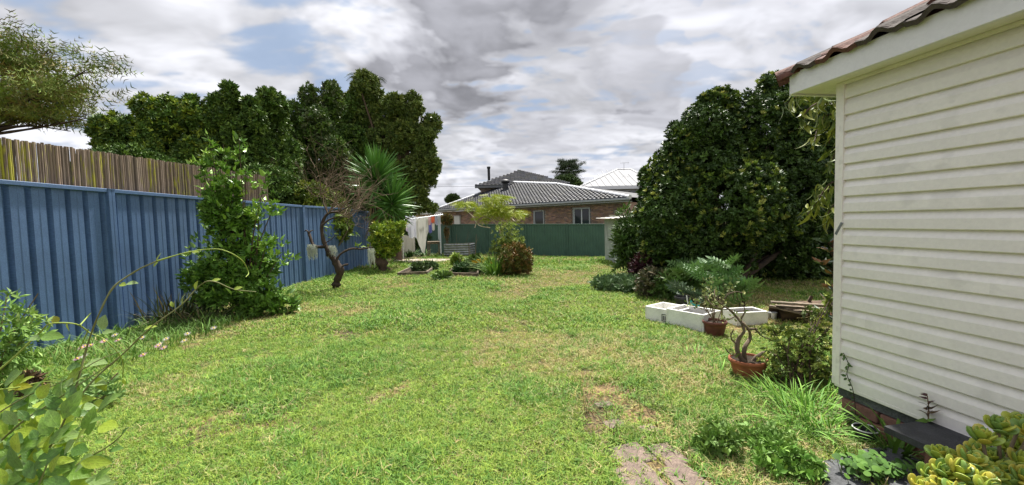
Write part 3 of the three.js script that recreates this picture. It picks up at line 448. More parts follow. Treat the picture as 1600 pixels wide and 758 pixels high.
function hipHouse(name, label, z, L, Rr, apexA, apexB, wallM, roofM, tile, cols, seed) {
  const a = at(L[0], L[1], z), b = at(Rr[0], Rr[1], z); const ey = (a.y + b.y) / 2; a.y = b.y = ey; const run = 4.6, A = at(apexA[0], apexA[1], z + run), Bp = apexB ? at(apexB[0], apexB[1], z + run) : A.clone(); Bp.y = A.y;
  const ba = V(a.x, ey, a.z - run * 2), bb = V(b.x, ey, b.z - run * 2), th = thing(name, label, 'house', V((a.x + b.x) / 2, -0.8, a.z - run));
  part(th, 'roof', mergeGeometries([poly([a, b, Bp, A]), poly([a, A, ba]), poly([b, bb, Bp]), poly([ba, A, Bp, bb])]), roofM);
  if (tile) { tilesOn(th, a, b, Bp, A, tile, gloss([1, 1, 1], 0.85), 0.36, 0.36, cols, seed); }
  const w = b.x - a.x; part(th, 'fascia', boxAt(w, 0.26, 0.1, V((a.x + b.x) / 2, ey - 0.12, a.z), 0), tile ? std([0.12, 0.125, 0.13], 0.6) : std([0.6, 0.6, 0.6], 0.6)); part(th, 'wall', boxAt(w - 1, ey + 0.6, run * 2 - 1, V((a.x + b.x) / 2, (ey + 0.6) / 2 - 0.85, a.z - run), 0), wallM);
  return { th, a, b, A, Bp, ey };
}
hipHouse('far_house', 'house with dark grey tiled hip roof rising behind the brick house', 38, [742, 291], [889, 285], [812, 265.5], null, std([0.25, 0.2, 0.17], 0.9), std([0.05, 0.052, 0.058], 0.8), farTile(0.36, 0.4), [[0.05, 0.052, 0.058], [0.04, 0.042, 0.048], [0.06, 0.06, 0.066]], 41);
{
  const { th, a, b, A, Bp, ey } = hipHouse('far_house', 'pale house with white metal roof and rooftop aerial', 33, [906, 294], [1030, 287], [964, 265], [985, 265], std([0.55, 0.54, 0.5], 0.9), std([0.24, 0.245, 0.255], 0.85), null, null, 42);
  const cap = (p, q) => part(th, 'ridge_cap', limb([p, q], 0.09, 0.09, 5, 1), std([0.5, 0.5, 0.51], 0.7)); cap(a, A); cap(b, Bp); cap(A, Bp);
  for (let i = 1; i < 12; i++) { const t = i / 12, p = a.clone().lerp(b, t), f = Math.min(1, Math.min(t / 0.47, (1 - t) / 0.37)); const topc = A.clone().lerp(Bp, 0.5); part(th, 'roof_seam', limb([p.clone().add(V(0, 0.03, 0)), V(p.x, mix(ey, A.y, f) + 0.03, mix(a.z, topc.z, f))], 0.025, 0.025, 4, 1), std([0.4, 0.4, 0.41], 0.7)); }
  const an = at(975, 266, 36), t = at(975, 254, 36); part(th, 'aerial', mergeGeometries([limb([an, t], 0.016, 0.014, 5, 1), limb([at(969, 255, 36), at(983, 254, 36)], 0.01, 0.01, 4, 1), ...[970, 973, 977, 980, 982].map((x) => limb([at(x, 252.6, 36.2), at(x, 256.6, 35.8)], 0.006, 0.006, 4, 1))]), M.dark);
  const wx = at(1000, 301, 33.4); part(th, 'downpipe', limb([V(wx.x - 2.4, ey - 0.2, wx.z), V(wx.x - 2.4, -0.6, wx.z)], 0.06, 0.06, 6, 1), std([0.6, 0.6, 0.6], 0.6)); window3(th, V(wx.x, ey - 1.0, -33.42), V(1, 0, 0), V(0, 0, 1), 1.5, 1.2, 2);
}
{ const { th } = hipHouse('far_house', 'distant house with small brown roof between the dense trees', 44, [640, 331], [694, 331], [668, 317], null, std([0.4, 0.3, 0.24], 0.9), std([0.13, 0.085, 0.07], 0.9), null, null, 43); void th; }
{ const a = at(500, 291, 70), b = at(1000, 287, 70), th = thing('overhead_wire', 'thin overhead wire crossing the sky beyond the tiled roofs', 'wire', a.clone()); part(th, 'wire', limb([a, a.clone().lerp(b, 0.5).add(V(0, -0.25, 0)), b], 0.022, 0.022, 4, 8), M.dark); }
{ const p = at(763.5, 262, 40), q = at(765, 292, 40), th = thing('chimney_pipe', 'thin dark pole standing beside the grey tiled roof', 'pole', V(q.x, q.y - 4, q.z)); part(th, 'pole', limb([V(q.x, q.y - 4, q.z), p], 0.13, 0.13, 7, 1), M.dark); part(th, 'pole_cap', new THREE.CylinderGeometry(0.17, 0.17, 0.18, 8).translate(p.x, p.y, p.z), M.dark); }

// ---------------------------------------------------------------- trees behind the blue fence
const sz = (px, z) => px / FOCAL * z;
function tree(name, label, base, trunkTop, blobs, R, { n = 5000, leaves, mat, cols, r = 0.12, limbs = 7, size = [0.8, 1.25], bark = M.barkDark, inner = 0.5, up = 0.35, out = 0.8, rnd = 0.8, jit = 0.3, group, cat = 'tree' }) {
  const th = thing(name, label, cat, base, group), geos = [];
  geos.push(limb([base.clone().add(V(0, -0.1, 0)), base.clone().lerp(trunkTop, 0.5).add(V((R() - 0.5) * 0.2, 0, (R() - 0.5) * 0.2)), trunkTop], r, r * 0.5, 8, 4, 0.3));
  for (let i = 0; i < limbs; i++) { const b = blobs[i % blobs.length], s = base.clone().lerp(trunkTop, 0.35 + 0.6 * R()), e = V(b[0] + (R() - 0.5) * b[3], b[1] + (R() - 0.2) * b[4] * 0.8, b[2] + (R() - 0.5) * b[5]); geos.push(limb([s, s.clone().lerp(e, 0.5).add(V((R() - 0.5) * 0.2, 0.1, (R() - 0.5) * 0.2)), e], r * 0.45, r * 0.1, 5, 3)); }
  part(th, 'trunk', mergeGeometries(geos), bark);
  foliage(th, 'crown', R, mat, leaves, shellPoints(R, blobs, n, inner), cols, { size, up, out, rnd, jit });
  return th;
}
const LR = rng(3);
const darkLeaf = [cluster(LR, 11, 0.085, 0.042, 1.25), cluster(LR, 10, 0.09, 0.045, 1.05)];
const hedgeMat = gloss([1, 1, 1], 0.5);
{
  const R = rng(101), cols = [[0.08, 0.145, 0.026], [0.1, 0.17, 0.03], [0.13, 0.2, 0.035], [0.06, 0.11, 0.025]], fresh = [[0.25, 0.32, 0.035], [0.2, 0.28, 0.035]];
  const row = [[180, 178, 44, 11.5], [250, 150, 46, 12], [318, 140, 40, 12.3], [372, 134, 38, 12.6], [430, 140, 38, 13.6], [495, 126, 46, 15.5], [545, 150, 40, 18.5]];
  const words = ['clipped evergreen tree at the end of the row beside the feathery tree', 'evergreen tree with bright tips next to the end of the row', 'dense evergreen tree rising behind the bamboo screen', 'tall evergreen tree behind the leafy shrub at the fence', 'dark evergreen tree behind the end of the bamboo screen', 'tall grey-green tree in the row behind the dry bush', 'shaded evergreen tree beside the spiky yucca crown'];
  row.forEach(([x, y, hw, z], i) => {
    const top = at(x, y, z), rx = sz(hw, z), base = V(top.x, terrain(top.x, top.z), top.z), blobs = [];
    const H = top.y - base.y;
    blobs.push([top.x, base.y + H * 0.48, top.z, rx * 0.95, H * 0.36, rx * 0.8]);
    for (let k = 0; k < 22; k++) { const t = Math.pow((k + R()) / 22, 0.8), a = R() * 6.28, o = rx * mix(1.2, 0.55, t * t) * (0.4 + 0.6 * R()), s = mix(0.6, 0.32, t) * (0.75 + 0.5 * R()); blobs.push([top.x + Math.cos(a) * o, base.y + H * mix(0.3, 0.95, t), top.z + Math.sin(a) * o, rx * s, H * s * 0.2, rx * s]); }
    tree('evergreen_tree', words[i], base, V(top.x, base.y + H * 0.8, top.z), blobs, R, { n: 7000, leaves: darkLeaf, mat: hedgeMat, cols: i < 3 ? [...cols, fresh[0]] : i === 5 ? [[0.11, 0.14, 0.055], [0.09, 0.12, 0.05], ...cols] : cols, size: [0.9, 1.5], group: 'evergreen trees behind the blue fence' });
  });
  // lower growth filling behind the fence
  for (const [x, y, hw, z, w] of [[480, 290, 45, 12.4, 'low yellow-green bush behind the blue fence under the dry twigs'], [215, 238, 55, 10.5, 'low dark bush against the end of the bamboo screen'], [420, 265, 45, 12, 'shaded low bush between the screen and the dry twigs'], [560, 300, 50, 18, 'low shaded bush behind the yucca']]) { const c = at(x, y, z), base = V(c.x, terrain(c.x, c.z), c.z), r = sz(hw, z); tree('garden_bush', w, base, V(c.x, c.y - 0.2, c.z), [[c.x, c.y - 0.5, c.z, r, 0.6, r], [c.x + r * 0.5, c.y - 1.1, c.z, r * 0.9, 0.8, r], [c.x - r * 0.5, c.y - 1.0, c.z, r * 0.9, 0.7, r]], R, { n: 3600, leaves: darkLeaf, mat: hedgeMat, cols: w.includes('yellow') ? [[0.2, 0.24, 0.03], [0.13, 0.19, 0.03], [0.08, 0.13, 0.02]] : cols, r: 0.06, size: [0.9, 1.3], cat: 'bush' }); }
  // the big tree whose crown hangs over the clothes line
  const z = 18.5, b = (x, y, rx, ry, dz = 0) => { const c = at(x, y, z + dz); return [c.x, c.y, c.z, sz(rx, z), sz(ry, z), sz(rx, z) * 0.8]; };
  const t0 = at(620, 400, z); t0.y = terrain(t0.x, t0.z);
  tree('broadleaf_tree', 'big spreading tree with rough crown behind the clothes line', t0, at(615, 210, z), [b(575, 150, 36, 34), b(545, 190, 34, 44), b(630, 185, 38, 36), b(655, 215, 34, 34), b(600, 220, 50, 50), b(650, 265, 38, 40), b(668, 235, 20, 22), b(610, 290, 50, 45), b(650, 318, 34, 26), b(560, 260, 40, 45), b(640, 160, 18, 16), b(520, 155, 22, 26)].flatMap((q) => lumpy(R, [q], 0.62, 5, 0.36)), R, { n: 13000, leaves: darkLeaf, mat: hedgeMat, cols: [[0.12, 0.16, 0.04], [0.09, 0.135, 0.035], [0.15, 0.2, 0.045], [0.19, 0.23, 0.055]], r: 0.24, limbs: 24, size: [1.1, 1.9], bark: M.bark, inner: 0.4 });
  // palm top above it
  { const p = at(572, 131, 21), base = V(p.x, terrain(p.x, p.z), p.z), th = thing('palm_tree', 'small palm crown poking above the dark trees', 'palm', base), fr = []; part(th, 'trunk', limb([base, p], 0.12, 0.09, 7, 3), M.barkGrey);
    for (let i = 0; i < 9; i++) { const a = i * 0.7 + R(), pts = []; for (let k = 0; k <= 4; k++) { const t = k / 4; pts.push(V(p.x + Math.cos(a) * t * 1.0, p.y + 0.55 * Math.sin(t * 2.2) - 0.25 * t, p.z + Math.sin(a) * t * 1.0)); } const g = [limb(pts, 0.014, 0.004, 4, 2)]; for (let k = 2; k < 26; k++) { const t = k / 26, c = new THREE.CatmullRomCurve3(pts), q = c.getPoint(t), tg = c.getTangent(t); for (const s of [-1, 1]) { const l = leaf(0.32 * Math.sin(0.5 + t * 2.4), 0.03, { seg: 1 }), d = V(-tg.z * s, -0.45, tg.x * s).addScaledVector(tg, 0.7).normalize(); l.applyQuaternion(quatTo(d)); l.translate(q.x, q.y, q.z); g.push(l); } } part(th, 'frond', mergeGeometries(g), gloss([0.05, 0.085, 0.02], 0.5)); } }
}
// feathery tree beyond the end of the screen
{
  const R = rng(202), z = 15, base0 = at(-60, 240, z), base = V(base0.x, terrain(base0.x, base0.z), base0.z), th = thing('feathery_tree', 'wide feathery tree with open layered branches beyond the bamboo screen', 'tree', base), geos = [], pts = [];
  const fork = at(-45, 215, z); geos.push(limb([base, base.clone().lerp(fork, 0.5), fork], 0.26, 0.17, 8, 3));
  const ends = [[35, 62, 0], [85, 105, 0.5], [130, 112, -0.5], [150, 150, 0.6], [150, 182, -0.6], [60, 150, -1], [100, 170, 1], [-20, 50, 0], [10, 100, 1], [50, 195, -0.5], [110, 205, 0.4], [20, 165, -1.2], [75, 80, 0.8], [-10, 140, 1]];
  for (const [x, y, dz] of ends) { const e = at(x, y, z + dz), m = fork.clone().lerp(e, 0.55).add(V(0, (R() - 0.3) * 0.5, 0)); geos.push(limb([fork, m, e], 0.075, 0.014, 5, 5, 0.4)); const c = new THREE.CatmullRomCurve3([fork, m, e]);
    for (let k = 0; k < 9; k++) { const q = c.getPoint(0.5 + 0.5 * R()), f = q.clone().add(V((R() - 0.4) * 1.3, 0.1 + R() * 0.35, (R() - 0.5) * 1.3)); geos.push(limb([q, q.clone().lerp(f, 0.5).add(V(0, 0.08, 0)), f], 0.018, 0.005, 4, 2)); for (let j = 0; j < 24; j++) { const o = rdir(R).multiply(V(0.32, 0.12, 0.32)); pts.push([f.clone().add(o), V(o.x, 0.15, o.z).normalize()]); } } }
  part(th, 'trunk', mergeGeometries(geos), M.barkDark);
  const frond = (() => { const g = [limb([V(0, 0, 0), V(0, 0.15, 0.01), V(0, 0.3, -0.04)], 0.003, 0.001, 3, 1)]; for (let k = 1; k < 9; k++) for (const s of [-1, 1]) { const l = leaf(0.12, 0.055, { seg: 1, curl: 0.1 }); l.rotateZ(-s * 1.0); l.translate(0, k * 0.06, -0.01 * k); g.push(l); k += s > 0 ? 1 : 0; } return mergeGeometries(g); })();
  foliage(th, 'crown', R, gloss([1, 1, 1], 0.75), [frond], pts, [[0.16, 0.22, 0.035], [0.12, 0.18, 0.03], [0.2, 0.23, 0.045], [0.19, 0.16, 0.05]], { size: [0.95, 1.6], out: 1, up: 0.1, rnd: 0.8 });
}
// cedar and low trees far behind the roofs
{
  const R = rng(303), z = 55, p = at(887, 300, z), top = at(888, 254, z), th = thing('cedar_tree', 'flat layered dark conifer standing above the far roofs', 'tree', V(p.x, -1, p.z)), geos = [limb([V(p.x, -1, p.z), V(p.x, 4, p.z), top], 0.3, 0.06, 7, 3)], pts = [];
  for (const [y, w] of [[256, 16], [261, 22], [266, 20], [271, 25], [277, 22], [283, 17]]) for (let k = 0; k < 9; k++) { const c = at(888, y, z), a = k * 0.7 + R(), l = sz(w, z) * (0.6 + 0.5 * R()), e = c.clone().add(V(Math.cos(a) * l, 0.1 + R() * 0.35, Math.sin(a) * l)); geos.push(limb([c, c.clone().lerp(e, 0.6).add(V(0, 0.05, 0)), e], 0.05, 0.015, 4, 2)); for (let j = 0; j < 34; j++) { const t = 0.45 + 0.6 * R(), q = c.clone().lerp(e, t).add(V((R() - 0.5) * 0.9, (R() - 0.3) * 0.18, (R() - 0.5) * 0.9)); pts.push([q, V(0, 1, 0)]); } }
  part(th, 'trunk', mergeGeometries(geos), M.barkDark); foliage(th, 'crown', R, gloss([1, 1, 1], 0.7), [cluster(LR, 8, 0.16, 0.03, 1.4, { seg: 1 })], pts, [[0.03, 0.052, 0.022], [0.04, 0.065, 0.025]], { size: [1.2, 2.4], up: 0.2, rnd: 1 });
  for (const [x, y, hw, hh, zz, w] of [[884, 284, 20, 9, 48, 'rounded green tree crown between the two far houses'], [708, 309, 9, 5, 60, 'tiny distant tree beyond the low end of the tiled roof']]) { const c = at(x, y, zz), b = V(c.x, -1, c.z), rx = sz(hw, zz), rr = sz(hh, zz); tree('distant_tree', w, b, c.clone(), [[c.x, c.y, c.z, rx, rr, rx], [c.x - rx * 0.5, c.y - rr * 0.6, c.z, rx * 0.8, rr, rx], [c.x + rx * 0.5, c.y - rr * 0.8, c.z, rx * 0.8, rr, rx]], R, { n: 1600, leaves: darkLeaf, mat: hedgeMat, cols: [[0.05, 0.085, 0.025], [0.07, 0.11, 0.03]], size: [2, 3.2], r: 0.2 }); }
}
// ---------------------------------------------------------------- the big round tree by the house
{
  const R = rng(404), z = 8.6, b = (x, y, rx, ry, dz = 0, k = 1) => { const c = at(x, y, z + dz); return [c.x, c.y, c.z, sz(rx, z), sz(ry, z), sz(rx, z) * k]; };
  const foot = G(1165, 462), th = thing('camellia_tree', 'massive round dark tree with yellow-green new leaves next to the clad house', 'tree', foot);
  const blobs = [b(1092, 250, 80, 82), b(1170, 225, 78, 90, 0.3), b(1062, 330, 74, 78, -0.3), b(1140, 330, 95, 95, -0.5), b(1220, 300, 90, 105, 0.2), b(1215, 190, 60, 70, 0.6), b(1225, 148, 42, 40, 0.8), b(1052, 400, 58, 54, 0), b(1120, 400, 75, 52, 0.3), b(1200, 410, 90, 60, 0.8), b(1260, 380, 85, 80, 1.0), b(1290, 250, 80, 120, 0.8), b(1330, 350, 90, 120, 1.2), b(1040, 290, 40, 50, 0), b(1110, 190, 46, 44, 0.2), b(1320, 190, 70, 70, 1.2)];
  const big = blobs.slice(); blobs.splice(0, blobs.length, ...lumpy(R, big, 0.84, 5, 0.36));
  const geos = []; for (let i = 0; i < 9; i++) { const bb = big[i * 2 % big.length], s = foot.clone().add(V((R() - 0.5) * 0.5, -0.1, -0.6 + (R() - 0.5) * 0.5)), e = V(bb[0], bb[1], bb[2]); geos.push(limb([s, s.clone().lerp(e, 0.45).add(V((R() - 0.5) * 0.3, 0.25, 0)), e], 0.085, 0.025, 7, 4, 0.3)); }
  part(th, 'trunk', mergeGeometries(geos), M.barkDark);
  const ros = [cluster(LR, 11, 0.075, 0.038, 1.25), cluster(LR, 10, 0.08, 0.04, 1.05), cluster(LR, 12, 0.07, 0.036, 1.4)];
  foliage(th, 'crown', R, gloss([1, 1, 1], 0.46), ros, shellPoints(R, blobs, 34000, 0.4, 0.85), [[0.042, 0.08, 0.017], [0.055, 0.1, 0.02], [0.07, 0.122, 0.024], [0.036, 0.066, 0.017]], { size: [0.75, 1.25], up: 0.55, out: 0.9, rnd: 0.6 });
  const tips = shellPoints(R, blobs, 9000, 0.06, 1.0).filter(([p, n]) => R() < clamp(0.04 + 1.0 * sstep(0.42, 0.66, fbm(p.x * 1.9 + p.z, p.y * 1.9, 3, 120))) );
  foliage(th, 'new_leaves', R, leafM([1, 1, 1], 0.55, 0.25), [cluster(LR, 7, 0.075, 0.042, 0.95)], tips, [[0.15, 0.22, 0.03], [0.2, 0.27, 0.04], [0.1, 0.16, 0.026], [0.34, 0.37, 0.09]], { size: [0.75, 1.2], up: 0.8, out: 1, rnd: 0.35 });
}
// shed half hidden by the tree
{
  const p = G(963, 413), z = -p.z, top = at(963, 342, z), w = sz(9, z), h = top.y - p.y, th = thing('garden_shed', 'pale grey garden shed with flat tin roof in the leaves', 'shed', p), pale = std([0.52, 0.55, 0.54], 0.7, { map: rep(T.mottle, 1) });
  part(th, 'door', boxAt(w, h, 0.05, V(p.x + w / 2, p.y + h / 2, p.z), 0, 0.005), pale);
  for (const x of [0.03, w - 0.03]) part(th, 'door_batten', boxAt(0.04, h - 0.02, 0.02, V(p.x + x, p.y + h / 2, p.z + 0.036), 0), pale);
  part(th, 'side_wall', boxAt(0.03, h, 1.6, V(p.x + 0.02, p.y + h / 2, p.z - 0.83), 0), pale); part(th, 'back_wall', boxAt(1.9, h, 0.03, V(p.x + 0.98, p.y + h / 2, p.z - 1.62), 0), pale); part(th, 'far_wall', boxAt(0.03, h, 1.6, V(p.x + 1.95, p.y + h / 2, p.z - 0.83), 0), pale);
  const pos = [], uv = [], idx = [], n = 60; for (let i = 0; i <= n; i++) { const x = p.x - 0.28 + i / n * 2.5, y = p.y + h + 0.03 + 0.012 * Math.sin(i * 1.57) + (x - p.x) * 0.055; pos.push(x, y, p.z + 0.3, x, y + 0.02, p.z - 1.8); uv.push(x, 0, x, 2); } for (let i = 0; i < n; i++) { const a = i * 2; idx.push(a, a + 2, a + 1, a + 1, a + 2, a + 3); }
  part(th, 'roof', raw(pos, idx, uv), std([0.5, 0.48, 0.43], 0.6, { map: rep(T.mottle, 1) })); part(th, 'roof_edge', boxAt(2.5, 0.035, 0.03, V(p.x + 0.97, p.y + h + 0.045 + 0.053, p.z + 0.31), 0).applyMatrix4(new THREE.Matrix4()), std([0.56, 0.54, 0.48], 0.6)).rotation.z = 0;
}

// ---------------------------------------------------------------- shrubs and plants: general makers
function shrub(name, label, cat, base, w, h, R, { n = 900, leaves, mat, cols, stems = 7, bark = M.twig, r = 0.012, size = [0.8, 1.2], d = w, blobs, inner = 0.6, up = 0.6, out = 0.7, rnd = 0.6, jit = 0.25, group } = {}) {
  const th = thing(name, label, cat, base, group), bl = blobs ?? [[base.x, base.y + h * 0.55, base.z, w / 2, h * 0.46, d / 2], [base.x - w * 0.2, base.y + h * 0.35, base.z, w * 0.33, h * 0.34, d * 0.3], [base.x + w * 0.2, base.y + h * 0.4, base.z, w * 0.33, h * 0.36, d * 0.3]];
  const geos = []; for (let i = 0; i < stems; i++) { const b = bl[i % bl.length], e = V(b[0] + (R() - 0.5) * b[3] * 1.4, b[1] + R() * b[4] * 0.9, b[2] + (R() - 0.5) * b[5] * 1.4), s = base.clone().add(V((R() - 0.5) * w * 0.12, -0.03, (R() - 0.5) * w * 0.12)); geos.push(limb([s, s.clone().lerp(e, 0.5).add(V((R() - 0.5) * w * 0.1, h * 0.06, 0)), e], r, r * 0.35, 5, 3)); }
  part(th, 'stems', mergeGeometries(geos), bark); foliage(th, 'foliage', R, mat, leaves, shellPoints(R, bl, n, inner, 0.5), cols, { size, up, out, rnd, jit }); return th;
}
function blade(l, w, bend, seg = 5) { const pos = [], uv = [], idx = []; for (let i = 0; i <= seg; i++) { const t = i / seg, ww = w * 0.5 * Math.pow(1 - t, 0.6) * (0.6 + 0.8 * Math.min(1, t * 3)), y = l * t * (1 - 0.28 * bend * t), z = l * bend * 0.75 * t * t; pos.push(-ww, y, z + ww * 0.3, 0, y, z, ww, y, z + ww * 0.3); uv.push(0, t, 0.5, t, 1, t); } for (let i = 0; i < seg; i++) { const a = i * 3; idx.push(a, a + 1, a + 3, a + 1, a + 4, a + 3, a + 1, a + 2, a + 4, a + 2, a + 5, a + 4); } return raw(pos, idx, uv); }
function tussock(name, label, cat, base, n, l, w, R, cols, { spread = 0.1, bend = [0.2, 1.1], lean = 0.5, mat = leafM([1, 1, 1], 0.65, 0.25), group } = {}) {
  const th = thing(name, label, cat, base, group), bl = [blade(l, w, mix(bend[0], bend[1], 0.1)), blade(l, w, mix(bend[0], bend[1], 0.5)), blade(l, w, bend[1])], sets = bl.map(() => []);
  for (let i = 0; i < n; i++) { const a = R() * 6.28, r = Math.sqrt(R()) * spread, p = V(base.x + Math.cos(a) * r, base.y - 0.02, base.z + Math.sin(a) * r), t = lean * R(), e = new THREE.Quaternion().setFromAxisAngle(UPV, Math.PI / 2 - a + (R() - 0.5) * 1.2).multiply(new THREE.Quaternion().setFromAxisAngle(V(1, 0, 0), t)); sets[Math.floor(R() * 3)].push([p, e, 0.55 + 0.6 * R(), vary(R, cols, 0.25)]); }
  sets.forEach((s, i) => copies(th, 'blades', bl[i], mat, s)); return th;
}

// leafy shrub against the blue fence, with young upright shoots
{
  const R = rng(505), foot = G(385, 492); foot.x = Math.max(foot.x, fenceX(foot.z) + 0.35); const z = -foot.z, b = (x, y, rx, ry, dz = 0) => { const c = at(x, y, z + dz); c.x = Math.max(c.x, fenceX(c.z) + 0.1); return [c.x, c.y, c.z, sz(rx, z), sz(ry, z), sz(rx, z) * 0.7]; };
  const th = thing('leafy_shrub', 'tall glossy leaved shrub with upright shoots against the blue fence', 'shrub', foot);
  const blobs = [b(380, 462, 62, 34), b(420, 470, 40, 22, -0.1), b(345, 440, 48, 40), b(375, 410, 55, 36), b(360, 370, 45, 40), b(352, 330, 36, 40), b(345, 290, 28, 34), b(350, 250, 16, 30), b(328, 235, 8, 26), b(374, 232, 10, 22), b(330, 260, 14, 20), b(418, 292, 10, 26), b(405, 330, 22, 16), b(430, 330, 12, 14), b(440, 405, 26, 9), b(420, 385, 26, 18), b(385, 285, 14, 22), b(320, 290, 12, 26), b(312, 258, 12, 8), b(320, 400, 30, 34)];
  const geos = []; for (const bb of blobs) { const e = V(bb[0], bb[1] + bb[4] * 0.8, bb[2]), s = foot.clone().add(V((R() - 0.5) * 0.2, -0.05, (R() - 0.5) * 0.2)); geos.push(limb([s, s.clone().lerp(e, 0.5).add(V((R() - 0.5) * 0.15, 0.1, 0)), e], 0.018, 0.005, 5, 4)); }
  part(th, 'stems', mergeGeometries(geos), M.bark);
  const lf = leaf(0.1, 0.046, { seg: 4, fold: 0.35, curl: 0.25 }), cols = [[0.09, 0.18, 0.026], [0.11, 0.22, 0.03], [0.14, 0.26, 0.035], [0.07, 0.15, 0.024]], mats = [...cols, [0.24, 0.4, 0.05]].map((c) => std(c, 0.38));
  const pts = shellPoints(R, blobs, 280, 0.1, 1.05); for (const [p, n] of pts) { const d = n.clone().add(V(0, 0.9, 0)).addScaledVector(rdir(R), 0.5).normalize(); placed(th, 'leaf', lf, mats[p.y > foot.y + 1.45 && R() < 0.75 ? 4 : Math.floor(R() * 5 * (R() < 0.5 ? 0.8 : 1))], p, aim(d, R() * 6.28), 0.85 + 0.5 * R()); }
  const cl = [cluster(LR, 8, 0.085, 0.04, 1.15, { fold: 0.35 }), cluster(LR, 7, 0.09, 0.042, 0.95, { fold: 0.35 })];
  foliage(th, 'foliage', R, gloss([1, 1, 1], 0.38), cl, shellPoints(R, lumpy(R, blobs.slice(0, 6), 0.7, 4, 0.42), 2200, 0.6, 0.7), cols, { size: [0.75, 1.2], up: 0.5, out: 0.8, rnd: 0.6 });
  foliage(th, 'foliage', R, leafM([1, 1, 1], 0.5, 0.25), cl, shellPoints(R, blobs.slice(6), 300, 0.8, 0.5), [[0.15, 0.28, 0.04], [0.2, 0.36, 0.045], [0.28, 0.44, 0.06], [0.1, 0.2, 0.03]], { size: [0.65, 1.05], up: 1, out: 0.6, rnd: 0.5 });
}
// gnarled old fruit tree with hanging grey lichen, and its dry twiggy top
{
  const R = rng(606), foot = G(524, 452), z = -foot.z, p = (x, y, dz = 0) => at(x, y, z + dz), th = thing('gnarled_tree', 'crooked dark fruit tree with hanging grey lichen in front of the blue fence', 'tree', foot);
  part(th, 'trunk', limb([foot.clone().add(V(0, -0.06, 0)), p(526, 440), p(531, 425), p(523, 408), p(514, 395), p(510, 385)], 0.095, 0.06, 9, 6, 0.7), M.barkDark);
  const br = [[[[514, 395], [505, 375], [503, 352], [512, 334], [530, 331]], 0.055, 0.02], [[[510, 385], [500, 386], [490, 384], [485, 372], [482, 363]], 0.042, 0.03], [[[482, 363], [478, 360], [476, 362]], 0.02, 0.008], [[[482, 365], [487, 360], [490, 361]], 0.02, 0.006], [[[524, 410], [531, 398], [548, 389], [565, 389], [582, 386]], 0.035, 0.014], [[[530, 424], [536, 415], [544, 413]], 0.03, 0.02], [[[503, 352], [515, 343], [530, 339], [545, 340]], 0.025, 0.008], [[[530, 331], [545, 322], [560, 312]], 0.014, 0.005], [[[512, 334], [505, 318], [500, 305]], 0.016, 0.005], [[[508, 380], [520, 372], [528, 360]], 0.012, 0.004]];
  for (const [l, a, b] of br) part(th, 'branch', limb(l.map(([x, y], i) => p(x, y, (i - 1) * 0.06)), a, b, 7, 4, 0.5), M.barkDark);
  const fil = (x, y, w, h, n) => { const g = []; for (let i = 0; i < n; i++) { const s = p(x + (R() - 0.5) * w, y + (R() - 0.5) * 5, (R() - 0.5) * 0.12), l = sz(h * (0.35 + 0.65 * R()), z), pts = [s]; for (let k = 1; k < 4; k++) pts.push(s.clone().add(V((R() - 0.5) * 0.06, -l * k / 3, (R() - 0.5) * 0.06))); g.push(limb(pts, 0.006, 0.003, 3, 2)); } part(th, 'lichen', mergeGeometries(g), std([0.5, 0.52, 0.44], 1), 'pale grey-green hanging lichen tuft'); };
  fil(487, 384, 14, 22, 130); fil(518, 386, 14, 18, 90); fil(580, 390, 10, 28, 50);
  const tw = []; const tips = []; for (const [x, y] of [[500, 305], [530, 331], [545, 340], [560, 312], [512, 334]]) for (let k = 0; k < 6; k++) grow(R, p(x, y), V((R() - 0.3), 0.4 + R() * 0.5, (R() - 0.5)), 0.42 + 0.3 * R(), 0.009, 2, { wob: 0.5, spread: 1.5, kids: [2, 3], shrink: [0.6, 0.85], taper: 0.6 }, tw, tips); part(th, 'twigs', mergeGeometries(tw), M.twig);
  const lf = leaf(0.09, 0.045, { seg: 3 }), lm = leafM([0.17, 0.26, 0.04], 0.6, 0.3); for (let i = 0; i < 46; i++) { const [x, y, w, h] = [[530, 338, 12, 6], [538, 355, 10, 8], [520, 352, 8, 10], [518, 365, 10, 14], [556, 367, 4, 2], [535, 352, 6, 4], [560, 385, 8, 6]][i % 7]; placed(th, 'leaf', lf, lm, p(x + (R() - 0.5) * w * 2, y + (R() - 0.5) * h, (R() - 0.5) * 0.3), aim(rdir(R).add(V(0, 0.5, 0)).normalize(), R() * 6), 0.8 + 0.6 * R()); }
}
{
  const R = rng(616), c = at(515, 400, 12.2), base = V(c.x - 0.3, terrain(c.x, c.z), c.z), th = thing('dry_bush', 'leafless brown twiggy bush leaning over the blue fence', 'bush', base), g = [], tips = [];
  const crownC = [at(510, 330, 12.2), at(532, 342, 12.2), at(490, 312, 12.2), at(548, 352, 12.2)];
  for (const e of crownC) g.push(limb([base, base.clone().lerp(e, 0.5).add(V((R() - 0.5) * 0.3, 0.1, 0)), e], 0.04, 0.015, 6, 4));
  part(th, 'trunk', mergeGeometries(g), M.barkGrey); const tw = [];
  for (const e of crownC) for (let k = 0; k < 7; k++) grow(R, e.clone().add(V((R() - 0.5) * 0.3, R() * 0.2, (R() - 0.5) * 0.3)), V((R() - 0.5) * 1.8, R() * 0.9, (R() - 0.5) * 1.4), 0.4 + 0.28 * R(), 0.0075, 3, { wob: 0.55, spread: 1.6, kids: [2, 3], shrink: [0.6, 0.85], taper: 0.66 }, tw, tips);
  part(th, 'twigs', mergeGeometries(tw), M.twig);
}
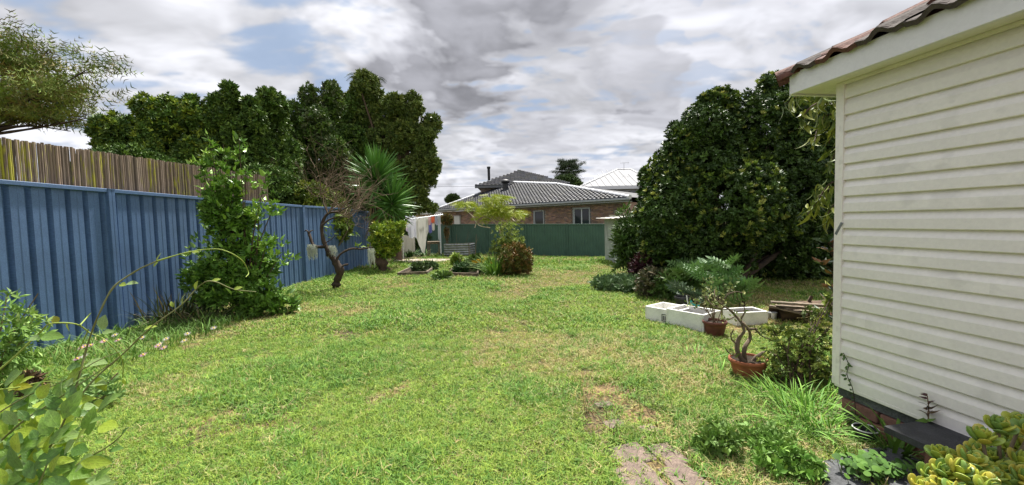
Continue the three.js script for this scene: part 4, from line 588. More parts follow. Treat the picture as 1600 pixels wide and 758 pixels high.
// yucca with two heads
{
  const R = rng(707), foot = G(585, 417), z = -foot.z, th = thing('yucca_plant', 'tall yucca with two spiky green heads and dry hanging leaves', 'yucca', foot), h1 = at(588, 275, z), h2 = at(612, 312, z - 0.2), mid = at(586, 340, z);
  part(th, 'trunk', mergeGeometries([limb([foot.clone().add(V(0, -0.1, 0)), at(584, 380, z), mid, h1], 0.13, 0.09, 8, 4, 0.4), limb([at(585, 372, z), at(600, 345, z - 0.1), h2], 0.09, 0.07, 7, 3, 0.4)]), M.bark);
  const bl = blade(0.86, 0.058, 0.12, 4), bl2 = blade(0.86, 0.058, 0.5, 4), gm = gloss([0.075, 0.17, 0.035], 0.4), gm2 = gloss([0.11, 0.23, 0.045], 0.4), drym = std([0.36, 0.26, 0.13], 0.9);
  for (const [c, n, s0] of [[h1, 290, 1.32], [h2, 190, 1.2]]) { const hd = new THREE.Group(); hd.name = 'leaf_head'; hd.position.copy(c).sub(foot); th.add(hd); const B0 = worldBase(hd); for (let i = 0; i < n; i++) { const e = 1.45 - (i / n) * 2.45, a = i * 2.4, d = V(Math.cos(e) * Math.cos(a), Math.sin(e), Math.cos(e) * Math.sin(a)); const q = aim(d.clone(), R() * 6.28); placed(hd, 'leaf', e < -0.15 ? bl2 : bl, R() < 0.5 ? gm : gm2, c.clone().add(V(0, -0.25 * (i / n), 0)).addScaledVector(d, 0.05), q, s0 * (0.72 + 0.36 * R())); } void B0; }
  const dry = []; for (let i = 0; i < 70; i++) { const g = blade(0.75, 0.032, 0.2, 3); const a = R() * 6.28, d = V(Math.cos(a) * 0.35, -1, Math.sin(a) * 0.35).normalize(); g.rotateY(R() * 6); g.applyQuaternion(quatTo(d)); const q = mid.clone().add(V(Math.cos(a) * 0.1, 0.15 + (R() - 0.6) * 1.0, Math.sin(a) * 0.1)); g.translate(q.x, q.y, q.z); dry.push(g); } part(th, 'dry_leaves', mergeGeometries(dry), drym);
}
// lemon bush on an old stump-like trunk
{
  const R = rng(717), foot = G(597, 424), z = -foot.z, th = thing('lemon_bush', 'rounded yellow-green citrus bush on a thick ragged trunk', 'bush', foot), b = (x, y, rx, ry) => { const c = at(x, y, z); return [c.x, c.y, c.z, sz(rx, z), sz(ry, z), sz(rx, z)]; };
  part(th, 'trunk', mergeGeometries([limb([foot.clone().add(V(0, -0.1, 0)), at(597, 412, z), at(592, 398, z), at(595, 380, z)], 0.2, 0.09, 9, 4, 0.8), ...[0, 1, 2, 3, 4, 5, 6].map(() => { const a = R() * 6.28; return limb([at(595, 412, z), foot.clone().add(V(Math.cos(a) * 0.3, 0.02, Math.sin(a) * 0.3))], 0.02, 0.008, 4, 2); })]), M.bark);
  foliage(th, 'foliage', R, leafM([1, 1, 1], 0.5, 0.3), [cluster(LR, 7, 0.1, 0.05, 1.0), cluster(LR, 6, 0.11, 0.05, 1.2)], shellPoints(R, [b(604, 372, 22, 26), b(590, 378, 14, 22), b(618, 360, 12, 12), b(600, 392, 18, 12), b(588, 358, 9, 10), b(617, 384, 10, 10), b(628, 352, 7, 6)], 760, 0.7, 0.6), [[0.3, 0.39, 0.04], [0.22, 0.32, 0.035], [0.4, 0.46, 0.05], [0.14, 0.22, 0.03]], { size: [0.75, 1.15], up: 0.6 });
  tussock('strap_plant', 'clump of bright strap leaves at the foot of the citrus trunk', 'plant', G(606, 415), 46, 0.42, 0.03, R, [[0.13, 0.24, 0.04], [0.17, 0.28, 0.05]], { spread: 0.08, lean: 0.6 });
}
// ---------------------------------------------------------------- clothes line, laundry, table
{
  const R = rng(808), foot = G(686.5, 402), z = -foot.z, P = (x, y, dz = 0) => at(x, y, z + dz), th = thing('clothes_line', 'grey metal clothes line frame hung with washing', 'clothes line', foot), rail = std([0.45, 0.47, 0.5], 0.4, { metalness: 0.6 }), pole = std([0.62, 0.63, 0.64], 0.6);
  part(th, 'post', limb([V(P(687, 340).x, foot.y - 0.05, foot.z), P(687, 337)], 0.035, 0.035, 8, 1), pole);
  { const q = P(628, 345, -1.2); part(th, 'post', limb([V(q.x, hgt(q.x, q.z) - 0.05, q.z), q], 0.035, 0.035, 8, 1), pole); }
  for (const dz of [0, 0.12, 0.24]) part(th, 'rail', limb([P(626, 345 - dz * 2, -1.2 + dz), P(692, 335.5 - dz * 4, dz)], 0.014, 0.014, 6, 1), rail);
  part(th, 'arm', limb([P(678, 336.5, 0.3), P(693, 335.5, -0.1)], 0.025, 0.025, 6, 1), rail);
  const cloth = (name, label, x0, x1, ytop, outline, col, seed, o = {}) => {      // hangs from the rail; outline gives the hem pixel row per share of width
    const z0 = z + (o.dz ?? 0), nx = 26, ny = 22, pos = [], uv = [], idx = [], a = at(x0, ytop[0], z0), b2 = at(x1, ytop[1], z0), base = V((a.x + b2.x) / 2, at(x0, Math.max(...outline), z0).y, a.z), t = thing(name, label, 'laundry', base, 'washing hung on the clothes line');
    for (let i = 0; i <= nx; i++) { const u = i / nx, top = a.clone().lerp(b2, u), f = u * (outline.length - 1), k = Math.min(outline.length - 2, Math.floor(f)), hem = at(mix(x0, x1, u), mix(outline[k], outline[k + 1], f - k), z0).y; for (let j = 0; j <= ny; j++) { const v = j / ny, fold = (Math.sin(u * 15 + seed) * 0.5 + Math.sin(u * 31 + seed * 2.1 + v * 1.5) * 0.3) * (0.02 + 0.07 * v), pinch = 1 - (o.narrow ?? 0) * Math.pow(v, 1.2); const cx = mix(a.x, b2.x, 0.5), x = cx + (top.x - cx) * pinch + (o.sway ?? 0) * v; pos.push(x, mix(top.y, hem, v) + 0.012 * Math.sin(u * 19 + v * 9), top.z + fold + 0.03 * v); uv.push(u, v); } }
    for (let i = 0; i < nx; i++) for (let j = 0; j < ny; j++) { const q = i * (ny + 1) + j, w = q + ny + 1; idx.push(q, w, q + 1, q + 1, w, w + 1); }
    part(t, 'fabric', raw(pos, idx, uv), new THREE.MeshPhysicalMaterial({ color: C(...col), roughness: 0.95, transmission: o.tr ?? 0.2, thickness: 0, side: THREE.DoubleSide }));
    const pegs = [0.12, 0.85].map((u) => a.clone().lerp(b2, u)); for (const q of pegs) part(t, 'peg', boxAt(0.016, 0.07, 0.03, q.add(V(0, 0.01, 0.0)), 0, 0), o.peg ?? pegM); return t;
  };
  const pegM = std([0.45, 0.3, 0.16], 0.8);
  cloth('shirt', 'white long shirt hanging beside the citrus bush', 637, 654, [340, 339], [366, 372, 373, 370, 372, 373, 368], [0.74, 0.75, 0.82], 1);
  cloth('shirt', 'pale lilac shirt pegged behind the white shirt', 634, 645, [341.5, 340.5], [360, 364, 362, 365], [0.62, 0.56, 0.66], 2, { dz: 0.25 });
  cloth('bed_sheet', 'long off-white sheet hanging down to a point', 650, 669, [339, 337.5], [372, 382, 386, 392, 396, 394, 380, 366, 362], [0.74, 0.73, 0.68], 3, { dz: -0.12 });
  cloth('bedspread', 'grey-beige floral bedspread hanging low behind the shirts', 624, 648, [366, 370], [393, 394, 395, 394, 393], [0.4, 0.38, 0.33], 4, { dz: 0.4 });
  cloth('towel', 'pale pink towel pegged next to the sheet', 667, 673, [337.5, 337], [350, 352, 351], [0.62, 0.44, 0.44], 5);
  cloth('vest', 'orange-red top on the clothes line', 673.5, 679, [337, 336.5], [348, 348.5, 347], [0.72, 0.2, 0.11], 6);
  cloth('shorts', 'small blue and orange garment hanging under the orange top', 668.5, 675, [347, 347], [362, 365, 363], [0.14, 0.16, 0.4], 7, { dz: 0.1 });
  cloth('shorts', 'dark patterned shorts pegged on the inner rail', 659, 666, [338, 337.5], [346, 347, 346], [0.08, 0.09, 0.1], 8, { dz: 0.2 });
  cloth('tea_towel', 'narrow striped cloth hanging by the end post', 679.5, 685, [336.8, 336.3], [350, 352, 351], [0.5, 0.52, 0.62], 9);
  cloth('sock', 'off-white sock pegged below the rail', 674.5, 679, [349, 349], [358, 361, 359], [0.68, 0.66, 0.62], 10, { dz: 0.05 });
  cloth('scarf', 'thin pale scarf hanging down the end post', 683.5, 687.5, [336.5, 336.3], [372, 378, 380], [0.6, 0.64, 0.68], 11, { dz: -0.06 });
  cloth('sun_hat', 'white rag pegged at the shaded end of the line', 629, 636, [343.5, 342], [350, 352, 349], [0.72, 0.72, 0.7], 12);
  // table under it
  const tt = G(682, 401.5); const tz = -tt.z, ty = at(682, 378, tz).y, tx = at(677, 378, tz).x, t = thing('old_table', 'weathered timber table under the washing', 'table', V(tx, tt.y, tt.z));
  part(t, 'table_top', boxAt(0.72, 0.045, 0.6, V(tx, ty, tt.z - 0.2), 0.1, 0.006), M.timber); part(t, 'apron', boxAt(0.62, 0.09, 0.03, V(tx, ty - 0.07, tt.z + 0.05), 0.1), M.timber);
  for (const [dx, dz] of [[-0.3, 0.05], [0.3, 0.02], [-0.3, -0.44], [0.3, -0.44]]) part(t, 'leg', boxAt(0.055, ty - tt.y, 0.055, V(tx + dx, (ty + tt.y) / 2 - 0.03, tt.z + dz), 0.1, 0.004), M.timber);
}
// corrugated iron bed edge by the green fence
{
  const a = G(694, 402.5), b = G(736, 402), z = -a.z + 0.2, y0 = a.y, y1 = at(715, 380, z).y, th = thing('corrugated_bed', 'low garden bed edged with corrugated iron by the green fence', 'garden bed', V((a.x + b.x) / 2, a.y, a.z));
  const sheet = (pa, pb) => { const pos = [], uv = [], idx = [], n = 48; for (let i = 0; i <= n; i++) { const t = i / n, y = mix(y0 - 0.03, y1, t), o = 0.022 * Math.sin(t * 6.2832 * 6); for (const p of [pa, pb]) { pos.push(p.x, y, p.z + o); uv.push(p.x, y); } } for (let i = 0; i < n; i++) { const q = i * 2; idx.push(q, q + 1, q + 2, q + 1, q + 3, q + 2); } return raw(pos, idx, uv); };
  const A = at(694, 400, z), Bp = at(733, 400, z); part(th, 'front_sheet', sheet(A, Bp), M.zinc); const E = V(Bp.x + 0.22, 0, Bp.z - 0.9), g = sheet(V(0, 0, 0), V(0.95, 0, 0)); g.rotateY(1.33); g.translate(Bp.x, 0, Bp.z); part(th, 'end_sheet', g, M.zinc); void E;
  part(th, 'corner_post', boxAt(0.04, y1 - y0 + 0.03, 0.04, V(Bp.x + 0.01, (y0 + y1) / 2, Bp.z + 0.03), 0), M.timber); part(th, 'soil', boxAt(Bp.x - A.x - 0.02, 0.1, 0.85, V((A.x + Bp.x) / 2, y1 - 0.16, A.z - 0.46), 0), M.earth);
}
// thin stakes
{ const specs = [[713, 413, 713, 366, 0.008, 'thin bare stem standing in front of the corrugated bed'], [722, 400, 732, 362, 0.01, 'slanting dry stem leaning over the corrugated bed'], [742, 403, 744, 366, 0.022, 'thick rough stake standing against the green fence'], [722, 424, 716, 398, 0.012, 'short dark cane stuck in the boxed vegetable bed']];
  for (const [x0, y0, x1, y1, r, w] of specs) { const p = G(x0, y0), q = at(x1, y1, -p.z), th = thing('garden_stake', w, 'stake', p); part(th, 'cane', limb([p.clone().add(V(0, -0.05, 0)), p.clone().lerp(q, 0.5).add(V(0.02, 0, 0)), q], r, r * 0.6, 6, 3, 0.4), M.timber); part(th, 'side_shoot', limb([p.clone().lerp(q, 0.6), p.clone().lerp(q, 0.75).add(V(0.08, 0, 0)), p.clone().lerp(q, 0.85).add(V(0.13, 0.02, 0))], r * 0.5, r * 0.25, 5, 2), M.timber); } }
// timber edged vegetable beds
{
  const R = rng(909), bed = (label, a, b, c, d, soil) => { const th = thing('garden_bed', label, 'garden bed', a.clone()); for (const [p, q] of [[a, b], [b, c], [c, d], [d, a]]) { const m = p.clone().lerp(q, 0.5), l = p.distanceTo(q), dd = q.clone().sub(p), gl = box(l, 0.13, 0.045, 0.004).rotateZ(Math.asin(clamp(dd.y / l, -1, 1))); gl.rotateY(Math.atan2(-dd.z, dd.x)); gl.translate(m.x, m.y + 0.04, m.z); part(th, 'edge_board', gl, M.timber); } const g = poly([a, b, c, d].map((p) => p.clone().add(V(0, 0.05, 0)))); part(th, 'soil', g, soil); return th; };
  bed('long timber edged bed sunk in grass below the citrus bush', G(622, 432), G(667, 431), G(681, 419), G(648, 419), M.earth);
  bed('small timber edged vegetable bed with dark soil and seedlings', G(700, 431.5), G(746, 433), G(748, 424), G(712, 421), M.earth);
  const cab = [cluster(LR, 8, 0.16, 0.1, 1.1), cluster(LR, 7, 0.14, 0.09, 0.9)], gm = leafM([1, 1, 1], 0.6, 0.25);
  for (const [x, y, w, h, lab, col] of [[655, 427, 0.45, 0.3, 'dark leafy greens growing in the long timber bed', [[0.06, 0.1, 0.03], [0.09, 0.14, 0.05]]], [672, 423, 0.35, 0.25, 'pale leafy seedling at the far end of the long timber bed', [[0.12, 0.18, 0.06], [0.09, 0.14, 0.05]]], [721, 428, 0.35, 0.32, 'dark green vegetable plant in the small timber bed', [[0.04, 0.1, 0.025], [0.06, 0.13, 0.03]]], [741, 423, 0.6, 0.45, 'bright leafy vegetable beside the small timber bed', [[0.1, 0.18, 0.03], [0.14, 0.22, 0.04]]], [690, 437, 0.5, 0.16, 'low weed clump in the grass in front of the beds', [[0.08, 0.15, 0.03], [0.11, 0.18, 0.03]]], [713, 421, 0.3, 0.45, 'young seedling with lime leaves behind the small bed', [[0.2, 0.28, 0.04]]]]) shrub('vegetable_plant', lab, 'plant', G(x, y), w, h, R, { n: 46, leaves: cab, mat: gm, cols: col, stems: 5, r: 0.006, size: [0.6, 1.0] });
}
// island of shrubs in the lawn
{
  const R = rng(919), sm = [cluster(LR, 9, 0.06, 0.026, 1.1), cluster(LR, 8, 0.07, 0.028, 1.0)];
  shrub('garden_shrub', 'pale olive fine-leaved shrub in the lawn island', 'shrub', G(795, 424), 1.0, 1.4, R, { n: 700, leaves: sm, mat: leafM([1, 1, 1], 0.6, 0.3), cols: [[0.32, 0.39, 0.09], [0.25, 0.32, 0.08], [0.18, 0.24, 0.06]], stems: 14, size: [0.9, 1.4], inner: 0.9 });
  shrub('garden_shrub', 'bronze and green croton shrub in the lawn island', 'shrub', G(806, 431), 0.85, 0.86, R, { n: 1150, leaves: sm, mat: gloss([1, 1, 1], 0.5), cols: [[0.18, 0.13, 0.035], [0.14, 0.14, 0.035], [0.1, 0.12, 0.03], [0.22, 0.13, 0.045]], stems: 10, size: [0.9, 1.4], inner: 0.8 });
  tussock('strap_plant', 'bright green strap-leaved clump in front of the croton shrub', 'plant', G(774, 431), 170, 0.72, 0.03, R, [[0.13, 0.25, 0.035], [0.17, 0.3, 0.045], [0.1, 0.2, 0.03]], { spread: 0.22, lean: 0.5 });
  { const p = G(757, 426), th = thing('yellow_flower_plant', 'low plant with yellow flower heads beside the strap-leaved clump', 'flower', p), fl = cluster(LR, 9, 0.06, 0.03, 1.2), ym = leafM([0.75, 0.5, 0.03], 0.6, 0.3); const ls = []; for (let i = 0; i < 26; i++) { const q = p.clone().add(V((R() - 0.5) * 0.6, 0.1 + R() * 0.2, (R() - 0.5) * 0.3)); ls.push([q, aim(rdir(R).add(V(0, 1, 0)).normalize()), 1.2 + R(), vary(R, [[0.09, 0.17, 0.03]], 0.3)]); } copies(th, 'foliage', cluster(LR, 6, 0.12, 0.05, 1), leafM([1, 1, 1], 0.6, 0.3), ls); for (let i = 0; i < 15; i++) placed(th, 'flower', fl, ym, p.clone().add(V((R() - 0.5) * 0.62, 0.28 + R() * 0.12, (R() - 0.2) * 0.25)), aim(V(0, 1, 0.3).normalize(), R() * 6), 1.0 + R() * 0.5); part(th, 'stems', mergeGeometries([0, 1, 2, 3, 4].map(() => limb([p, p.clone().add(V((R() - 0.5) * 0.5, 0.25, (R() - 0.5) * 0.2))], 0.006, 0.003, 4, 1))), M.twig); }
  // slender tree with lime feathery leaves
  const foot = G(787, 420), z = -foot.z, p = (x, y, dz = 0) => at(x, y, z + dz), th = thing('moringa_tree', 'slender tree with bare pale limbs and lime feathery leaves', 'tree', foot), gm = std([0.5, 0.42, 0.34], 0.9);
  part(th, 'trunk', limb([foot, p(785, 390), p(783, 368)], 0.04, 0.028, 7, 3, 0.3), gm);
  const brs = [[[783, 368], [778, 352], [762, 340], [745, 332], [728, 322]], [[783, 368], [775, 350], [765, 335]], [[783, 368], [790, 350], [800, 340], [806, 330]], [[783, 368], [784, 350], [778, 330], [772, 312]], [[766, 356], [748, 352], [736, 336], [722, 324]], [[742, 356], [744, 345], [728, 328], [724, 322]], [[790, 350], [785, 330], [788, 316]], [[800, 342], [806, 346], [816, 342]]];
  for (const l of brs) part(th, 'branch', limb(l.map(([x, y]) => p(x, y, (R() - 0.5) * 0.3)), 0.018, 0.006, 6, 3), gm);
  const pts = [], fb = (x, y, rx, ry, n) => { for (let i = 0; i < n; i++) { const o = rdir(R); const c = p(x, y); pts.push([c.clone().add(V(o.x * sz(rx, z) * R(), o.y * sz(ry, z) * R(), o.z * sz(rx, z) * R())), V(o.x, -0.15, o.z).normalize()]); } };
  fb(770, 312, 16, 11, 150); fb(765, 330, 22, 10, 210); fb(780, 325, 16, 12, 120); fb(803, 333, 18, 7, 130); fb(727, 317, 15, 5, 80); fb(785, 308, 10, 6, 50); fb(742, 325, 8, 5, 26); fb(798, 348, 10, 5, 26); fb(750, 343, 8, 3, 16);
  const fr = (() => { const g = []; for (let k = 1; k < 7; k++) for (const s of [-1, 1]) { const l = leaf(0.06, 0.034, { seg: 1, curl: 0.1 }); l.rotateZ(-s * 1.1); l.translate(0, k * 0.034, -0.007 * k); g.push(l); } const l = leaf(0.06, 0.034, { seg: 1 }); l.translate(0, 0.22, -0.04); g.push(l); return mergeGeometries(g); })();
  foliage(th, 'crown', R, leafM([1, 1, 1], 0.6, 0.42), [fr], pts, [[0.36, 0.43, 0.035], [0.29, 0.37, 0.03], [0.42, 0.46, 0.05]], { size: [0.75, 1.2], out: 1, up: -0.1, rnd: 0.5 });
  shrub('garden_shrub', 'rust tinged shrub growing over the green fence by the clothes line', 'shrub', (() => { const c = at(698, 343, 24.6); return onGround(c.x, c.z); })(), 0.7, 2.35, R, { n: 420, leaves: sm, mat: leafM([1, 1, 1], 0.6, 0.3), cols: [[0.2, 0.13, 0.04], [0.15, 0.13, 0.035], [0.09, 0.11, 0.03]], stems: 9, size: [1.2, 1.9], blobs: (() => { const c = at(698, 343, 24.6), e = at(698, 370, 24.6); return [[c.x, c.y, c.z, 0.36, 0.36, 0.3], [e.x, e.y + 0.2, e.z, 0.12, 0.4, 0.1]]; })() });
  const fern = [blade(0.5, 0.16, 0.6, 4)]; for (const [x, y, n, w] of [[640, 401, 60, 'dark fern growing under the bedspread'], [612, 404, 50, 'dark fern growing behind the citrus trunk'], [664, 400, 30, 'small fern in the shade under the long sheet'], [697, 401, 40, 'feathery fern at the end of the corrugated bed']]) tussock('fern', w, 'fern', G(x, y), n, 0.55, 0.09, R, [[0.05, 0.11, 0.025], [0.08, 0.15, 0.03]], { spread: 0.4, lean: 0.9 }); void fern;
  { const c = at(594, 395, 20.5); shrub('garden_shrub', 'tall green shrub between the end of the blue fence and the washing', 'shrub', onGround(c.x, c.z), 1.7, 2.2, R, { n: 2000, leaves: darkLeaf, mat: hedgeMat, cols: [[0.08, 0.14, 0.03], [0.1, 0.17, 0.035], [0.06, 0.11, 0.025]], stems: 8, d: 1.6, size: [0.9, 1.4] }); }
  shrub('garden_shrub', 'deep green shrub filling the corner behind the washing', 'shrub', (() => { const g = G(640, 400); g.z -= 2.2; g.y = hgt(g.x, g.z); return g; })(), 3.4, 2.1, R, { n: 2600, leaves: darkLeaf, mat: hedgeMat, cols: [[0.08, 0.14, 0.03], [0.06, 0.11, 0.025]], stems: 8, d: 1.2, size: [0.9, 1.4] });
}

// ---------------------------------------------------------------- plants under the round tree
{
  const R = rng(1001), mid = [cluster(LR, 7, 0.1, 0.045, 1.05), cluster(LR, 6, 0.12, 0.04, 1.2)], long = [cluster(LR, 6, 0.17, 0.04, 1.15), cluster(LR, 7, 0.16, 0.045, 0.95)], gm = leafM([1, 1, 1], 0.55, 0.25), gg = gloss([1, 1, 1], 0.45);
  shrub('tall_plant', 'tall stalky plant with long drooping leaves in front of the shed', 'plant', G(985, 432), 0.85, 1.75, R, { n: 420, leaves: long, mat: gm, cols: [[0.075, 0.14, 0.03], [0.1, 0.18, 0.035], [0.055, 0.1, 0.025]], stems: 14, bark: M.barkDark, inner: 0.9, up: 0.2 });
  shrub('red_plant', 'dark maroon leaved plant at the edge of the round tree', 'plant', G(1003, 446), 0.42, 0.62, R, { n: 120, leaves: long, mat: gg, cols: [[0.07, 0.018, 0.025], [0.05, 0.015, 0.02]], stems: 6, size: [0.6, 1] });
  shrub('ground_cover', 'low mat of broad blue-green leaves bordering the lawn', 'plant', G(976, 452), 1.2, 0.26, R, { n: 520, leaves: mid, mat: gm, cols: [[0.1, 0.17, 0.07], [0.13, 0.2, 0.09], [0.08, 0.14, 0.05]], stems: 12, d: 1.3, size: [0.75, 1.1] });
  shrub('speckled_shrub', 'rounded speckled brown-green shrub under the round tree', 'shrub', G(1022, 466), 0.55, 0.52, R, { n: 420, leaves: mid, mat: gg, cols: [[0.09, 0.09, 0.045], [0.06, 0.07, 0.03], [0.13, 0.11, 0.06]], stems: 8, size: [0.45, 0.75] });
  const comp = (() => { const g = [limb([V(0, 0, 0), V(0, 0.15, 0.01), V(0, 0.3, -0.05)], 0.004, 0.002, 4, 2)]; for (let k = 1; k < 5; k++) for (const s of [-1, 1]) { const l = leaf(0.13, 0.05, { seg: 3, curl: 0.3 }); l.rotateZ(-s * 1.05); l.translate(0, k * 0.065, -0.012 * k); g.push(l); } const l = leaf(0.15, 0.06, { seg: 3 }); l.translate(0, 0.29, -0.05); g.push(l); return mergeGeometries(g); })();
  const stalks = (lab, p, w, h, n, cols, size) => { const th = thing('compound_plant', lab, 'plant', p, 'leafy plants behind the foam boxes'), st = [], list = []; for (let i = 0; i < n; i++) { const a = R() * 6.28, r = Math.sqrt(R()), hh = h * (0.55 + 0.5 * R()), e = p.clone().add(V(Math.cos(a) * r * w / 2, hh, Math.sin(a) * r * w / 2)); st.push(limb([p.clone().add(V((R() - 0.5) * 0.1, -0.03, 0)), p.clone().lerp(e, 0.5).add(V(0, 0.08, 0)), e], 0.009, 0.004, 5, 3)); for (let k = 0; k < 5; k++) list.push([e.clone().add(V(0, -0.05 * k * R(), 0)), aim(V(Math.cos(k * 1.26 + a), 0.32 + 0.3 * R(), Math.sin(k * 1.26 + a)).normalize(), (R() - 0.5)), (size ?? 0.75) * (0.7 + 0.5 * R()), vary(R, cols, 0.25)]); } part(th, 'stems', mergeGeometries(st), M.barkDark); copies(th, 'foliage', comp, gm, list); return th; };
  stalks('leafy compound plant rising behind the teal toy', G(1120, 482), 0.7, 0.62, 7, [[0.09, 0.18, 0.05], [0.11, 0.21, 0.06]]);
  stalks('low compound plant with spread leaves in front of the tree shade', G(1165, 486), 0.55, 0.48, 5, [[0.09, 0.18, 0.05], [0.11, 0.21, 0.06]]);
  stalks('grey-green compound plant behind the black pot', G(1085, 480), 0.45, 0.3, 5, [[0.08, 0.13, 0.07], [0.1, 0.15, 0.08]], 0.6);
  stalks('shaded compound plant deep under the round tree', G(1085, 462), 0.6, 0.5, 10, [[0.09, 0.17, 0.05], [0.11, 0.2, 0.06]]);
  shrub('shade_shrub', 'low dark undergrowth bush beneath the round tree', 'shrub', G(1060, 468), 0.8, 0.5, R, { n: 420, leaves: mid, mat: gg, cols: [[0.08, 0.14, 0.035], [0.1, 0.17, 0.04]], stems: 8 });

  // foam boxes with soil
  const foam = (label, px, py, w, d, h, ry, soil) => { const p = G(px, py), th = thing('foam_box', label, 'box', p, 'white foam boxes used as planters'); const t = 0.028, add = (n, bw, bh, bd, x, y, zz, m, r = 0.006) => { const g = box(bw, bh, bd, r); g.translate(x, y, zz); g.rotateY(ry); g.translate(p.x, p.y, p.z); return part(th, n, g, m); };
    add('front_wall', w, h, t, 0, h / 2, d / 2 - t / 2, M.foam); add('back_wall', w, h, t, 0, h / 2, -d / 2 + t / 2, M.foam); add('side_wall', t, h - 0.002, d - t * 2, -w / 2 + t / 2, h / 2, 0, M.foam); add('side_wall', t, h - 0.002, d - t * 2, w / 2 - t / 2, h / 2, 0, M.foam); add('floor', w - t * 2, t, d - t * 2, 0, t / 2 + 0.001, 0, M.foam, 0); if (soil) { const g = new THREE.PlaneGeometry(w - t * 2, d - t * 2, 10, 10).rotateX(-Math.PI / 2); const a = g.attributes.position; for (let i = 0; i < a.count; i++) a.setY(i, soil + 0.05 * vnoise(a.getX(i) * 14, a.getZ(i) * 14, 6)); g.computeVertexNormals(); g.rotateY(ry); g.translate(p.x, p.y, p.z); part(th, 'soil', g, M.earth); } return { th, p }; };
  const fa = foam('white foam box with a printed black mark, empty', 1046, 500, 0.4, 0.46, 0.19, 0.62, 0.0);
  foam('white foam box half filled with dark soil', 1083, 509, 0.38, 0.5, 0.22, 0.62, 0.12);
  foam('white foam box standing beyond the potted bonsai', 1164, 503, 0.42, 0.28, 0.17, 0.12, 0.1);
  { const g = [], ry = 0.62, put = (bw, bh, x, y) => { const q = box(bw, bh, 0.004); q.translate(x, y, 0); g.push(q); }; put(0.075, 0.008, 0, 0.12); put(0.075, 0.008, 0, 0.035); put(0.008, 0.078, -0.0335, 0.0775); put(0.008, 0.078, 0.0335, 0.0775); put(0.013, 0.055, -0.013, 0.075); put(0.013, 0.055, 0.013, 0.075); const m = mergeGeometries(g); m.translate(0, 0, 0.0); m.rotateY(-Math.PI / 2); m.translate(-0.202, 0.0, 0.06); m.rotateY(ry); m.translate(fa.p.x, fa.p.y, fa.p.z); part(fa.th, 'printed_mark', m, M.black, 'black square mark printed on the foam'); }
  const lathe = (pts, n = 28) => new THREE.LatheGeometry(pts.map(([x, y]) => new THREE.Vector2(x, y)), n);
  const pot = (name, label, p, r, h, mat, o = {}) => { const th = thing(name, label, o.cat ?? 'pot', p); part(th, 'body', lathe([[0.001, 0.0], [r * 0.68, 0.0], [r * 0.72, 0.01], [r * 0.93, h * 0.78], [r * 0.94, h * 0.8]]).translate(p.x, p.y, p.z), mat); part(th, 'rim', lathe([[r * 0.94, h * 0.8], [r, h * 0.81], [r * 1.02, h * 0.88], [r, h], [r * 0.93, h], [r * 0.9, h * 0.86], [r * 0.86, h * 0.5]]).translate(p.x, p.y, p.z), o.rim ?? mat); const s = new THREE.CircleGeometry(r * 0.9, 20).rotateX(-Math.PI / 2); part(th, 'soil', s.translate(p.x, p.y + h * (o.fill ?? 0.84), p.z), M.earth); return th; };
  pot('plant_pot', 'black plastic pot behind the foam boxes', G(1067, 484), 0.115, 0.2, M.black, { fill: 0.6 });
  { const p = G(1084, 490), teal = std([0.0, 0.32, 0.3], 0.45), th = thing('teal_toy', 'teal plastic trowel bucket behind the foam boxes', 'bucket', p); const g = lathe([[0.05, 0], [0.055, 0.005], [0.085, 0.1], [0.088, 0.105], [0.082, 0.105], [0.05, 0.01]], 14); const a = g.attributes.position; for (let i = 0; i < a.count; i++) if (a.getY(i) > 0.05) a.setY(i, a.getY(i) + 0.06 * Math.max(0, Math.sin(Math.atan2(a.getZ(i), a.getX(i)) * 3))); g.computeVertexNormals(); part(th, 'bucket', g.translate(p.x, p.y + 0.02, p.z), teal); part(th, 'handle', limb([p.clone().add(V(-0.07, 0.1, 0)), p.clone().add(V(-0.09, 0.2, 0)), p.clone().add(V(-0.1, 0.27, 0))], 0.009, 0.009, 6, 2), M.white); }
  const bp = pot('plant_pot', 'dark red-brown pot with a thin twiggy plant between foam boxes', G(1117, 521), 0.13, 0.17, M.brownpot);
  { const p = worldBase(bp), g = [], tips = []; for (let k = 0; k < 7; k++) grow(R, p.clone().add(V((R() - 0.5) * 0.06, 0.13, (R() - 0.5) * 0.06)), V((R() - 0.55) * 1.2, 1, (R() - 0.5)), 0.24, 0.006, 2, { wob: 0.4, spread: 1.1, kids: [2, 3], shrink: [0.6, 0.85] }, g, tips); part(bp, 'plant_stems', mergeGeometries(g), M.twig); const lf = leaf(0.04, 0.026, { seg: 2 }), l = []; for (const [q, d] of tips) for (let k = 0; k < 3; k++) l.push([q.clone().addScaledVector(rdir(R), 0.03), aim(rdir(R).add(V(0, 0.6, 0)).normalize(), R() * 6), 0.7 + R() * 0.6, vary(R, [[0.2, 0.26, 0.08], [0.12, 0.17, 0.05], [0.3, 0.32, 0.12]], 0.2)]); copies(bp, 'plant_leaves', lf, leafM([1, 1, 1], 0.6, 0.3), l); }
  // bonsai in the terracotta bowl
  const bb = G(1169, 588), z = -bb.z, P = (x, y, dz = 0) => at(x, y, z + dz), bon = pot('bonsai_pot', 'wide terracotta bowl holding a crooked bonsai', bb, sz(28, z), sz(31, z), M.terracotta, { fill: 0.9 });
